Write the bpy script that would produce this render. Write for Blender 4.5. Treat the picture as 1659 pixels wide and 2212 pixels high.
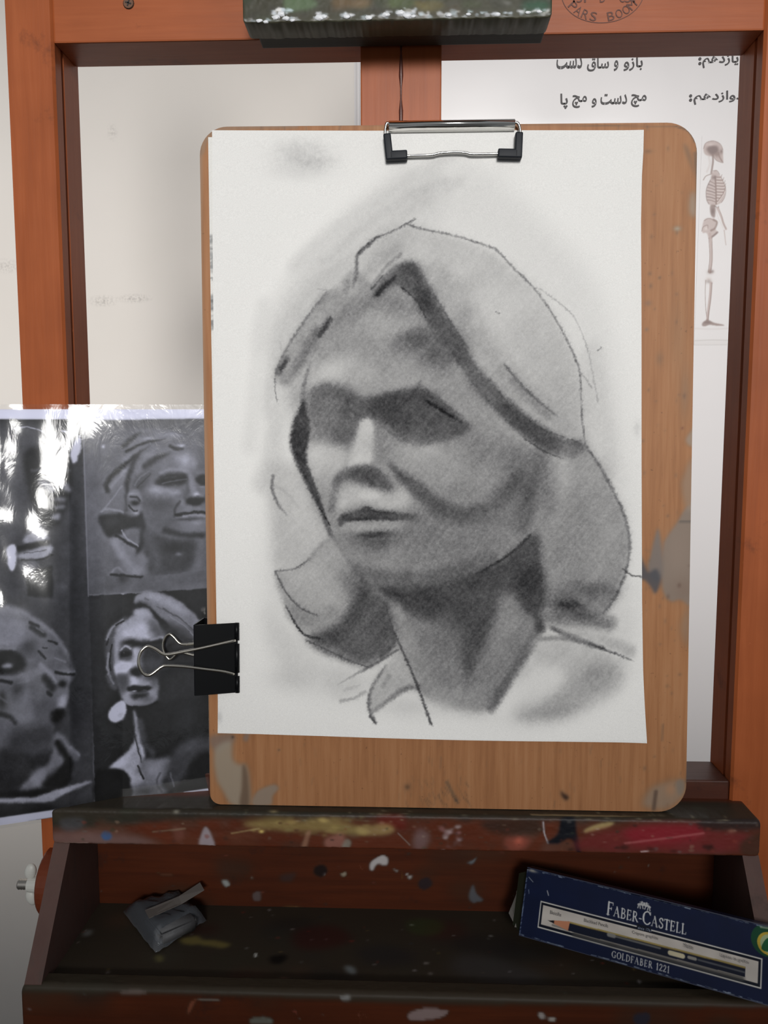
import bpy, bmesh, math, random
import numpy as np
from mathutils import Vector, Matrix

for o in list(bpy.data.objects): bpy.data.objects.remove(o)
sc = bpy.context.scene
COL = sc.collection
random.seed(7)

# ---------------------------------------------------------------- camera (a phone held in front of the easel, about 0.56 m away)
F = 1660.0                                   # focal length in pixels of the 1659 x 2212 frame
CAM = np.array([0., -.56, 0.])               # the camera's height is z = 0; the floor lies 1.25 m below
PITCH, YAW = math.radians(5.5), math.radians(2.0)
FW = np.array([-math.sin(YAW)*math.cos(PITCH), math.cos(YAW)*math.cos(PITCH), -math.sin(PITCH)])
RT = np.array([math.cos(YAW), math.sin(YAW), 0.]); UP = np.cross(RT, FW)
cd = bpy.data.cameras.new('camera'); cam = bpy.data.objects.new('camera', cd); COL.objects.link(cam)
cd.sensor_fit = 'VERTICAL'; cd.sensor_height = 36; cd.lens = F/2212*36; cd.clip_start = .02
cam.matrix_world = Matrix(((RT[0], UP[0], -FW[0], CAM[0]), (RT[1], UP[1], -FW[1], CAM[1]), (RT[2], UP[2], -FW[2], CAM[2]), (0, 0, 0, 1)))
sc.camera = cam

# ---------------------------------------------------------------- light: dim room, a high window behind the viewer, its beam narrowed to fade towards the tray
w = bpy.data.worlds.new('room'); sc.world = w; w.use_nodes = True
w.node_tree.nodes['Background'].inputs[0].default_value = (.92, .96, 1, 1)
w.node_tree.nodes['Background'].inputs[1].default_value = .2
def aim(o, p, t): o.location = p; o.rotation_euler = (Vector(t) - Vector(p)).to_track_quat('-Z', 'Y').to_euler()
l = bpy.data.lights.new('window_daylight', 'AREA'); l.shape = 'RECTANGLE'; l.size = 2.2; l.size_y = 1.1; l.energy = 6.2; l.color = (1, .985, .96); l.spread = math.radians(21)
win = bpy.data.objects.new('window_daylight', l); COL.objects.link(win); aim(win, (.20, -2.2, .90), (.0, 0, .28))
vs = sc.view_settings; vs.view_transform = 'Standard'; vs.look = 'None'; vs.gamma = 1; vs.use_curve_mapping = False; vs.exposure = 0.0
# ---------------------------------------------------------------- geometry helpers
V3 = lambda *a: np.array(a, float)
def ray(px, py):
    return RT*(px - 829.5)/F - UP*(py - 1106)/F + FW
def hit(px, py, n, p0):                      # where the sight line through a pixel meets a plane of the room
    d = ray(px, py); n = np.asarray(n, float)
    return CAM + d*(np.dot(np.asarray(p0) - CAM, n)/np.dot(d, n))
def aty(px, py, y): return hit(px, py, (0, 1, 0), (0, y, 0))
def atz(px, py, z): return hit(px, py, (0, 0, 1), (0, 0, z))

class Plane:
    """origin o, unit axes u (right), w (up), n (towards the viewer)"""
    def __init__(s, o, u, w):
        s.o = np.asarray(o, float); s.u = np.asarray(u, float)/np.linalg.norm(u)
        w = np.asarray(w, float); w = w - s.u*np.dot(s.u, w); s.w = w/np.linalg.norm(w); s.n = np.cross(s.u, s.w)
    def p(s, a, b, c=0.): return s.o + s.u*a + s.w*b + s.n*c
    def px(s, x, y, c=0.):                   # pixel -> local (a, b) on the plane raised by c
        q = hit(x, y, s.n, s.o + s.n*c) - s.o
        return np.array([np.dot(q, s.u), np.dot(q, s.w)])
    def T(s, P): return np.array([s.px(x, y) for x, y in np.asarray(P)])

def tag(o, label=None, cat=None, group=None, kind=None):
    if label: o['label'] = label
    if cat: o['category'] = cat
    if group: o['group'] = group
    if kind: o['kind'] = kind
    return o
def thing(name, loc, label, cat, group=None):
    e = bpy.data.objects.new(name, None); COL.objects.link(e); e.location = loc; e.empty_display_size = .02
    return tag(e, label, cat, group)
def link(name, me, mat=None, parent=None):
    o = bpy.data.objects.new(name, me); COL.objects.link(o)
    if mat: me.materials.append(mat)
    if parent:
        o.parent = parent
        if parent.type == 'EMPTY': o.matrix_parent_inverse = Matrix.Translation(-Vector(parent.location))
    return o
def mesh(name, verts, faces, mat=None, parent=None, smooth=False):
    me = bpy.data.meshes.new(name); me.from_pydata([tuple(v) for v in verts], [], [tuple(f) for f in faces]); me.update()
    if smooth:
        for p in me.polygons: p.use_smooth = True
    return link(name, me, mat, parent)
def from_bm(name, bm, mat=None, parent=None, smooth=False):
    bmesh.ops.recalc_face_normals(bm, faces=bm.faces)
    me = bpy.data.meshes.new(name); bm.to_mesh(me); bm.free()
    if smooth:
        for p in me.polygons: p.use_smooth = True
    return link(name, me, mat, parent)
def add_box(bm, lo, hi, bev=0., seg=2, M=None):
    r = bmesh.ops.create_cube(bm, size=1)
    vs_ = r['verts']
    for v in vs_: v.co = Vector([lo[i] + (hi[i] - lo[i])*(v.co[i] + .5) for i in range(3)])
    if bev:
        es = list({e for v in vs_ for e in v.link_edges})
        q = bmesh.ops.bevel(bm, geom=es, offset=bev, segments=seg, affect='EDGES', profile=.6)
        vs_ = list({v for f in q['faces'] for v in f.verts} | {v for v in vs_ if v.is_valid})
    if M is not None:
        for v in vs_: v.co = M @ v.co
    return vs_
def box(name, lo, hi, mat, parent=None, bev=.001, seg=2):
    bm = bmesh.new(); add_box(bm, lo, hi, bev, seg); return from_bm(name, bm, mat, parent)
def tube_geo(P, r, n=10, closed=False):
    P = [Vector(p) for p in P]; N = len(P); vs_, fs = [], []
    t0 = (P[1] - P[0]).normalized(); a = t0.orthogonal().normalized()
    rr = r if hasattr(r, '__len__') else [r]*N
    for i in range(N):
        t = ((P[(i+1) % N] - P[i-1]) if (closed or 0 < i < N-1) else (P[1] - P[0] if i == 0 else P[-1] - P[-2])).normalized()
        a = (a - t*a.dot(t)).normalized(); b = t.cross(a)
        for k in range(n):
            th = 2*math.pi*k/n; vs_.append(P[i] + (a*math.cos(th) + b*math.sin(th))*rr[i])
    for i in range(N if closed else N - 1):
        for k in range(n):
            j = (i + 1) % N
            fs.append((i*n + k, i*n + (k+1) % n, j*n + (k+1) % n, j*n + k))
    if not closed: fs += [tuple(range(n - 1, -1, -1)), tuple((N-1)*n + k for k in range(n))]
    return vs_, fs
def tube(name, P, r, mat, parent=None, n=10, closed=False):
    v, f = tube_geo(P, r, n, closed); return mesh(name, v, f, mat, parent, True)
def prism(name, prof, x0, x1, mat, parent=None, smooth=False):        # (y, z) outline pushed along x
    n = len(prof); v = [(x0, y, z) for y, z in prof] + [(x1, y, z) for y, z in prof]
    f = [(i, (i+1) % n, n + (i+1) % n, n + i) for i in range(n)] + [tuple(range(n - 1, -1, -1)), tuple(range(n, 2*n))]
    bm = bmesh.new(); me = bpy.data.meshes.new('t'); me.from_pydata(v, [], f); bm.from_mesh(me); bpy.data.meshes.remove(me)
    return from_bm(name, bm, mat, parent, smooth)
def set_colors(me, rgba):
    ca = me.color_attributes.new('paint', 'FLOAT_COLOR', 'POINT'); ca.data.foreach_set('color', np.ascontiguousarray(rgba, np.float32).ravel())
def quick_mesh(name, co, quads, mat, parent=None, rgba=None, smooth=True):
    me = bpy.data.meshes.new(name); co = np.asarray(co, np.float32); quads = np.asarray(quads, np.int32)
    me.vertices.add(len(co)); me.vertices.foreach_set('co', co.ravel())
    me.loops.add(quads.size); me.loops.foreach_set('vertex_index', quads.ravel())
    me.polygons.add(len(quads)); me.polygons.foreach_set('loop_start', np.arange(0, quads.size, 4, dtype=np.int32)); me.polygons.foreach_set('loop_total', np.full(len(quads), 4, np.int32))
    if smooth: me.polygons.foreach_set('use_smooth', np.ones(len(quads), bool))
    me.update(calc_edges=True)
    if rgba is not None: set_colors(me, rgba)
    return link(name, me, mat, parent)
def sample(c, x, y):
    i = np.clip((x - c.x0)*c.rx, 0, c.nx - 1.001); j = np.clip((c.y1 - y)*c.ry, 0, c.ny - 1.001)
    L = c.lin; a = i.astype(int); b = j.astype(int); fx = (i - a)[:, None]; fy = (j - b)[:, None]
    return (L[b, a]*(1-fx) + L[b, a+1]*fx)*(1-fy) + (L[b+1, a]*(1-fx) + L[b+1, a+1]*fx)*fy
def in_poly(X, Y, P):
    r = np.zeros(X.shape, bool); A = P; B = np.roll(P, -1, 0)
    for (ax, ay), (bx, by) in zip(A, B):
        if ay == by: continue
        r ^= ((ay > Y) != (by > Y)) & (X < ax + (Y - ay)*(bx - ax)/(by - ay))
    return r
def sheet(name, pl, outline, step, height, mat, parent=None, canvas=None, thick=0.):
    """a flat thing cut along an outline in the plane's own coordinates: fine grid with tones, snapped to the outline, with side walls"""
    P = np.asarray(outline, float); lo, hi = P.min(0), P.max(0)
    nx = int((hi[0] - lo[0])/step) + 2; ny = int((hi[1] - lo[1])/step) + 2
    xs = np.linspace(lo[0] - step*.3, hi[0] + step*.3, nx); ys = np.linspace(lo[1] - step*.3, hi[1] + step*.3, ny)
    X, Y = np.meshgrid(xs, ys); I = in_poly(X, Y, P)
    cell = I[:-1, :-1] | I[1:, :-1] | I[:-1, 1:] | I[1:, 1:]
    use = np.zeros(I.shape, bool); use[:-1, :-1] |= cell; use[1:, :-1] |= cell; use[:-1, 1:] |= cell; use[1:, 1:] |= cell
    out = use & ~I
    D = []                                              # dense outline for snapping
    for a, b in zip(P, np.roll(P, -1, 0)):
        m = max(1, int(np.linalg.norm(b - a)/(step*.35))); D.append(a + (b - a)*np.linspace(0, 1, m, endpoint=False)[:, None])
    D = np.vstack(D)
    ii = np.argwhere(out)
    for s0 in range(0, len(ii), 400):
        k = ii[s0:s0+400]; q = np.stack([X[k[:, 0], k[:, 1]], Y[k[:, 0], k[:, 1]]], 1)
        j = ((q[:, None] - D[None])**2).sum(2).argmin(1)
        X[k[:, 0], k[:, 1]] = D[j, 0]; Y[k[:, 0], k[:, 1]] = D[j, 1]
    idx = -np.ones(I.shape, int); idx[use] = np.arange(use.sum())
    x, y = X[use], Y[use]; h = height(x, y) if callable(height) else np.full(x.shape, height)
    co = pl.o + x[:, None]*pl.u + y[:, None]*pl.w + h[:, None]*pl.n
    c = np.argwhere(cell); q = np.stack([idx[c[:, 0], c[:, 1]], idx[c[:, 0], c[:, 1]+1], idx[c[:, 0]+1, c[:, 1]+1], idx[c[:, 0]+1, c[:, 1]]], 1)
    rgba = sample(canvas, x, y) if canvas is not None else None
    if thick:
        n0 = len(co); m = len(P); hh = height(P[:, 0], P[:, 1]) if callable(height) else np.full(m, height)
        f = pl.o + P[:, :1]*pl.u + P[:, 1:]*pl.w + hh[:, None]*pl.n; b = f - pl.n*thick
        co = np.vstack([co, f, b]); k = np.arange(m); k2 = (k + 1) % m
        q = np.vstack([q, np.stack([n0 + k, n0 + m + k, n0 + m + k2, n0 + k2], 1)])
        if rgba is not None:
            e = sample(canvas, P[:, 0], P[:, 1]); rgba = np.vstack([rgba, e, e])
    o = quick_mesh(name, co, q, mat, parent, rgba)
    if thick:                                           # the plain back
        bm = bmesh.new(); bm.from_mesh(o.data); bm.verts.ensure_lookup_table()
        n1 = len(bm.verts)
        try: bm.faces.new([bm.verts[i] for i in range(n1 - 1, n1 - m - 1, -1)])
        except ValueError: pass
        bm.to_mesh(o.data); bm.free()
    return o
def text(body, name, pl, cx, cy, w_, h_, mat, parent=None, lift=.0002, bold=0., rot=0., fit=True):
    """flat lettering: w_ x h_ box centred at (cx, cy) in the plane"""
    cu = bpy.data.curves.new('t', 'FONT'); cu.body = body; cu.offset = bold; cu.resolution_u = 3
    t = bpy.data.objects.new('t', cu); COL.objects.link(t)
    me = bpy.data.meshes.new_from_object(t.evaluated_get(bpy.context.evaluated_depsgraph_get()))
    bpy.data.objects.remove(t); bpy.data.curves.remove(cu)
    v = np.array([q.co[:] for q in me.vertices]); 
    if len(v) == 0: return None
    lo, hi = v.min(0), v.max(0); ctr = (lo + hi)/2; ky = h_/(hi[1] - lo[1]); kx = w_/(hi[0] - lo[0]) if w_ else ky
    ca, sa = math.cos(rot), math.sin(rot)
    for q in me.vertices:
        a = (q.co.x - ctr[0])*kx; b = (q.co.y - ctr[1])*ky
        q.co = Vector(pl.p(cx + a*ca - b*sa, cy + a*sa + b*ca, lift))
    me.name = name
    return link(name, me, mat, parent)

# ---------------------------------------------------------------- procedural materials
def mat(name, col=(.8, .8, .8), rough=.5, metal=0., spec=.5, coat=0., coat_rough=.1):
    m = bpy.data.materials.new(name); m.use_nodes = True; b = m.node_tree.nodes['Principled BSDF']
    b.inputs['Base Color'].default_value = (*col, 1); b.inputs['Roughness'].default_value = rough; b.inputs['Metallic'].default_value = metal
    b.inputs['Specular IOR Level'].default_value = spec; b.inputs['Coat Weight'].default_value = coat; b.inputs['Coat Roughness'].default_value = coat_rough
    return m
def N(m, t, **k):
    n = m.node_tree.nodes.new(t)
    for a, v in k.items(): setattr(n, a, v)
    return n
def L(m, a, b): m.node_tree.links.new(a, b)
def bsdf(m): return m.node_tree.nodes['Principled BSDF']
def ramp(m, src, stops):
    r = N(m, 'ShaderNodeValToRGB'); e = r.color_ramp.elements
    while len(e) < len(stops): e.new(.5)
    for q, (p, c) in zip(e, stops): q.position = p; q.color = (*c, 1)
    L(m, src, r.inputs[0]); return r.outputs[0]
def noise(m, scale, detail=4, stretch=None, rough=.55, dist=0.):
    tc = N(m, 'ShaderNodeTexCoord'); n = N(m, 'ShaderNodeTexNoise'); n.inputs['Scale'].default_value = scale; n.inputs['Detail'].default_value = detail; n.inputs['Roughness'].default_value = rough; n.inputs['Distortion'].default_value = dist
    if stretch:
        mp = N(m, 'ShaderNodeMapping'); mp.inputs['Scale'].default_value = stretch; L(m, tc.outputs['Object'], mp.inputs['Vector']); L(m, mp.outputs[0], n.inputs['Vector'])
    else: L(m, tc.outputs['Object'], n.inputs['Vector'])
    return n.outputs['Fac']
def mix(m, fac, a, b, mode='MIX'):
    x = N(m, 'ShaderNodeMix', data_type='RGBA', blend_type=mode)
    for s_, q in ((x.inputs[0], fac), (x.inputs[6], a), (x.inputs[7], b)):
        if hasattr(q, 'links'): L(m, q, s_)
        elif isinstance(q, (int, float)): s_.default_value = q
        else: s_.default_value = (*q, 1)
    return x.outputs[2]
def bump(m, src, strength=.2, dist=.001):
    b = N(m, 'ShaderNodeBump'); b.inputs['Strength'].default_value = strength; b.inputs['Distance'].default_value = dist
    L(m, src, b.inputs['Height']); L(m, b.outputs[0], bsdf(m).inputs['Normal'])
def with_paint(m, base):                                # lay the surface's own paint or print (colour attribute) over the ground colour
    a = N(m, 'ShaderNodeAttribute', attribute_name='paint'); L(m, mix(m, a.outputs['Alpha'], base, a.outputs['Color']), bsdf(m).inputs['Base Color'])
def S2L(c): return tuple((x/12.92 if x <= .04045 else ((x + .055)/1.055)**2.4) for x in [q/255 for q in c])

def wood(name, c1, c2, c3, stretch, rough=.42, paint=False):
    m = mat(name, rough=rough, spec=.22)
    g = ramp(m, noise(m, 26, 5, stretch, .6, .4), [(.1, c1), (.5, c2), (.9, c3)])
    g = mix(m, ramp(m, noise(m, 7, 4, None, .6), [(.35, (0, 0, 0)), (.7, (.5, .5, .5))]), g, tuple(x*.62 for x in c1))     # uneven varnish
    g = mix(m, ramp(m, noise(m, 17, 6, None, .7), [(.60, (0, 0, 0)), (.70, (.6, .6, .6))]), g, tuple(x*.33 + .008 for x in c1))   # dark handling stains
    g = mix(m, ramp(m, noise(m, 95, 5, (1, 1, .5), .7), [(.68, (0, 0, 0)), (.74, (.35, .35, .35))]), g, tuple(min(1, x*1.5 + .03) for x in c3))   # rubbed spots
    if paint: with_paint(m, g)
    else: L(m, g, bsdf(m).inputs['Base Color'])
    bump(m, noise(m, 60, 4, stretch), .12, .0006)
    return m
O1, O2, O3 = S2L((148, 76, 40)), S2L((166, 88, 48)), S2L((180, 100, 58))
M_POST = wood('varnished_orange_wood_upright', O1, O2, O3, (6, 6, .35))
M_RAIL = wood('varnished_orange_wood_rail', O1, O2, O3, (.35, 6, 6))
M_LEDGE = wood('paint_caked_ledge', S2L((86, 42, 26)), S2L((100, 48, 30)), S2L((112, 60, 40)), (.35, 6, 6), .45, True)
M_TRAY = wood('stained_tray_wood', S2L((62, 28, 14)), S2L((84, 38, 18)), S2L((98, 46, 22)), (.35, 6, 6), .5, True)
M_CLAMP = wood('paint_caked_clamp', S2L((60, 56, 46)), S2L((78, 78, 62)), S2L((88, 74, 58)), (1, 1, 1), .5, True)
def board_mat():
    m = mat('worn_brown_hardboard', rough=.5, spec=.22)
    g = ramp(m, noise(m, 34, 5, (7, 7, .25), .6, .3), [(.25, S2L((146, 98, 63))), (.5, S2L((163, 113, 75))), (.78, S2L((174, 126, 88)))])
    sp = noise(m, 420, 2); g = mix(m, ramp(m, sp, [(.70, (0, 0, 0)), (.76, (.5, .5, .5))]), g, S2L((96, 66, 46)))
    with_paint(m, g); bump(m, noise(m, 150, 4, (4, 4, .3)), .1, .0005); return m
M_BOARD = board_mat()
def paper_mat():
    m = mat('drawing_paper_with_charcoal', rough=.9, spec=.2)
    a = N(m, 'ShaderNodeAttribute', attribute_name='paint')
    n = ramp(m, noise(m, 1500, 2), [(.3, (.86, .86, .86)), (.7, (1.08, 1.08, 1.08))])
    L(m, mix(m, .55, a.outputs['Color'], mix(m, 1., a.outputs['Color'], n, 'MULTIPLY')), bsdf(m).inputs['Base Color'])
    bump(m, noise(m, 900, 3), .10, .0004); return m
M_PAPER = paper_mat()
M_WIRE = mat('chromed_steel', (.78, .77, .74), .16, 1.)
M_NICKEL = mat('nickel_wire', (.74, .70, .62), .2, 1.)
M_RUBBER = mat('black_rubber', S2L((30, 33, 39)), .5, 0, .2)
M_BLACK = mat('black_enamelled_steel', S2L((12, 13, 15)), .38, 0, .16)
M_INK = mat('black_print', S2L((52, 46, 48)), .5)
M_BRAND = mat('burnt_brand_mark', S2L((92, 46, 30)), .6)
# ---------------------------------------------------------------- flat artwork: a small painter that lays tones on a surface grid
def _box(a, r, ax):
    if r < 1: return a
    pad = [(0, 0)] * a.ndim; pad[ax] = (r + 1, r)
    c = np.cumsum(np.pad(a, pad, mode='edge'), axis=ax)
    n = a.shape[ax]
    hi = np.take(c, range(2*r + 1, 2*r + 1 + n), axis=ax); lo = np.take(c, range(0, n), axis=ax)
    return (hi - lo) / (2*r + 1)

def blur2(a, sig):
    r = int(round(sig))
    if r < 1:
        if sig < .3: return a
        w = .25*min(sig, 1)
        for ax in (0, 1):
            a = a*(1 - 2*w) + w*(np.roll(a, 1, ax) + np.roll(a, -1, ax))
        return a
    for ax in (0, 1):
        for _ in range(2): a = _box(a, r, ax)
    return a

def vnoise(h, w, cell, rng):
    gh, gw = int(h/cell) + 3, int(w/cell) + 3
    g = rng.random((gh, gw))
    y = np.arange(h)/cell; x = np.arange(w)/cell
    yi = y.astype(int); xi = x.astype(int)
    fy = (y - yi)[:, None]; fx = (x - xi)[None, :]
    fy = fy*fy*(3 - 2*fy); fx = fx*fx*(3 - 2*fx)
    a = g[yi][:, xi]; b = g[yi][:, xi + 1]; c = g[yi + 1][:, xi]; d = g[yi + 1][:, xi + 1]
    return (a*(1 - fx) + b*fx)*(1 - fy) + (c*(1 - fx) + d*fx)*fy

def crom(P, n=6, closed=False):
    P = np.asarray(P, float)
    if len(P) < 3: return P
    if closed: Q = np.vstack([P[-1], P, P[0], P[1]])
    else: Q = np.vstack([2*P[0] - P[1], P, 2*P[-1] - P[-2]])
    out = []
    t = np.linspace(0, 1, n, endpoint=False)[:, None]
    for i in range(1, len(Q) - 2):
        a, b, c, d = Q[i-1], Q[i], Q[i+1], Q[i+2]
        out.append(.5*((2*b) + (-a + c)*t + (2*a - 5*b + 4*c - d)*t*t + (-a + 3*b - 3*c + d)*t**3))
    out = np.vstack(out)
    return out if closed else np.vstack([out, P[-1]])

class Canvas:
    """rows run downwards; x0..x1, y0..y1 are surface coordinates in metres (y up)"""
    def __init__(s, x0, x1, y0, y1, res, base=(1, 1, 1), alpha=1., T=None, k=1., seed=1):
        s.nx = int(round((x1 - x0)*res)) + 1; s.ny = int(round((y1 - y0)*res)) + 1
        s.x0, s.x1, s.y0, s.y1 = x0, x1, y0, y1
        s.rx = (s.nx - 1)/(x1 - x0); s.ry = (s.ny - 1)/(y1 - y0)
        s.rgb = np.empty((s.ny, s.nx, 3)); s.rgb[:] = base
        s.al = np.full((s.ny, s.nx), float(alpha))
        s.T = T or (lambda p: p); s.k = k; s.rng = np.random.default_rng(seed)
        s.C = None
        n1 = vnoise(s.ny, s.nx, 3.2, s.rng); n2 = vnoise(s.ny, s.nx, 14, s.rng)
        s.grain = .6*n1 + .4*n2
    def pts(s, P):
        P = np.asarray(P, float).reshape(-1, 2)
        if s.C is not None: P = s.C(P)
        Q = np.asarray(s.T(P), float)
        return np.stack([(Q[:, 0] - s.x0)*s.rx, (s.y1 - Q[:, 1])*s.ry], 1)
    def kp(s): return s.k*s.rx*(s.C.k if s.C is not None else 1)
    def put(s, m, ox, oy, col, a, rough):
        h, w = m.shape
        sl = (slice(oy, oy + h), slice(ox, ox + w))
        if rough:
            g = s.grain[sl]
            m = m*np.clip(1 + rough*(g - .5)*2.4*(1.15 - m*.55), 0, 1.35)
        m = np.clip(m*a, 0, 1)
        col = np.array([col]*3 if np.isscalar(col) else col, float)
        s.rgb[sl] += (col - s.rgb[sl])*m[..., None]
        s.al[sl] = 1 - (1 - s.al[sl])*(1 - m)
    def win(s, P, pad):
        x0 = max(0, int(P[:, 0].min() - pad)); x1 = min(s.nx, int(P[:, 0].max() + pad) + 2)
        y0 = max(0, int(P[:, 1].min() - pad)); y1 = min(s.ny, int(P[:, 1].max() + pad) + 2)
        return (x0, x1, y0, y1) if x1 > x0 and y1 > y0 else None
    def poly(s, P, col, a=1., blur=2., rough=0., smooth=True):
        P = s.pts(P)
        if smooth and len(P) > 3: P = crom(P, 5, True)
        b = blur*s.kp(); w = s.win(P, 2.5*b + 2)
        if not w: return
        x0, x1, y0, y1 = w
        X = np.arange(x0, x1)[None, :]
        m = np.zeros((y1 - y0, x1 - x0))
        Y = np.arange(y0, y1)
        A = P; B = np.roll(P, -1, 0)
        for r, y in enumerate(Y):                       # scan line, even-odd, soft horizontal edges
            c = (A[:, 1] > y) != (B[:, 1] > y)
            if not c.any(): continue
            xs = np.sort(A[c, 0] + (y - A[c, 1])*(B[c, 0] - A[c, 0])/(B[c, 1] - A[c, 1]))
            for q in range(0, len(xs) - 1, 2):
                m[r] += np.clip(X[0] - xs[q] + .5, 0, 1)*np.clip(xs[q+1] - X[0] + .5, 0, 1)
        s.put(blur2(np.clip(m, 0, 1), b), x0, y0, col, a, rough)
    def stroke(s, P, w, col, a=1., soft=.35, rough=0., taper=(1., 1.)):
        P = crom(s.pts(P), 8)
        r = max(w*s.kp()*.5, .35); sf = max(r*soft, .6)
        wn = s.win(P, r + 2.5*sf + 2)
        if not wn: return
        x0, x1, y0, y1 = wn
        X, Y = np.meshgrid(np.arange(x0, x1), np.arange(y0, y1))
        best = np.zeros(X.shape)
        n = len(P) - 1
        for i in range(n):
            a0, b0 = P[i], P[i+1]; d = b0 - a0; L = d @ d + 1e-9
            e = r + 3*sf + 1
            xa = max(0, int(min(a0[0], b0[0]) - e) - x0); xb = int(max(a0[0], b0[0]) + e) + 2 - x0
            ya = max(0, int(min(a0[1], b0[1]) - e) - y0); yb = int(max(a0[1], b0[1]) + e) + 2 - y0
            xs = X[ya:yb, xa:xb]; ys = Y[ya:yb, xa:xb]
            if xs.size == 0: continue
            t = np.clip(((xs - a0[0])*d[0] + (ys - a0[1])*d[1])/L, 0, 1)
            dist = np.hypot(xs - a0[0] - t*d[0], ys - a0[1] - t*d[1])
            u = (i + t)/n
            tp = np.where(u < .5, taper[0] + (1 - taper[0])*u*2, 1 + (taper[1] - 1)*(u - .5)*2)
            m = np.clip((r*tp - dist)/(2*sf) + .5, 0, 1)*np.clip(tp*1.6, 0, 1)
            best[ya:yb, xa:xb] = np.maximum(best[ya:yb, xa:xb], m)
        best = best*best*(3 - 2*best)
        s.put(best, x0, y0, col, a, rough)
    def blob(s, x, y, rx, ry, col, a=1., ang=0., rough=0., p=1.):
        c = s.pts([(x, y)])[0]; k = s.kp()
        R = max(rx, ry)*k*2.2 + 2
        w = s.win(c[None], R)
        if not w: return
        x0, x1, y0, y1 = w
        X, Y = np.meshgrid(np.arange(x0, x1) - c[0], np.arange(y0, y1) - c[1])
        ca, sa = math.cos(math.radians(ang)), math.sin(math.radians(ang))
        U = (X*ca + Y*sa)/(rx*k); V = (-X*sa + Y*ca)/(ry*k)
        s.put(np.exp(-(U*U + V*V)**p*.9), x0, y0, col, a, rough)
    def linear(s):
        c = np.clip(s.rgb, 0, 1)
        lin = np.where(c <= .04045, c/12.92, ((c + .055)/1.055)**2.4)
        return np.concatenate([lin, s.al[..., None]], 2)

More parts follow.
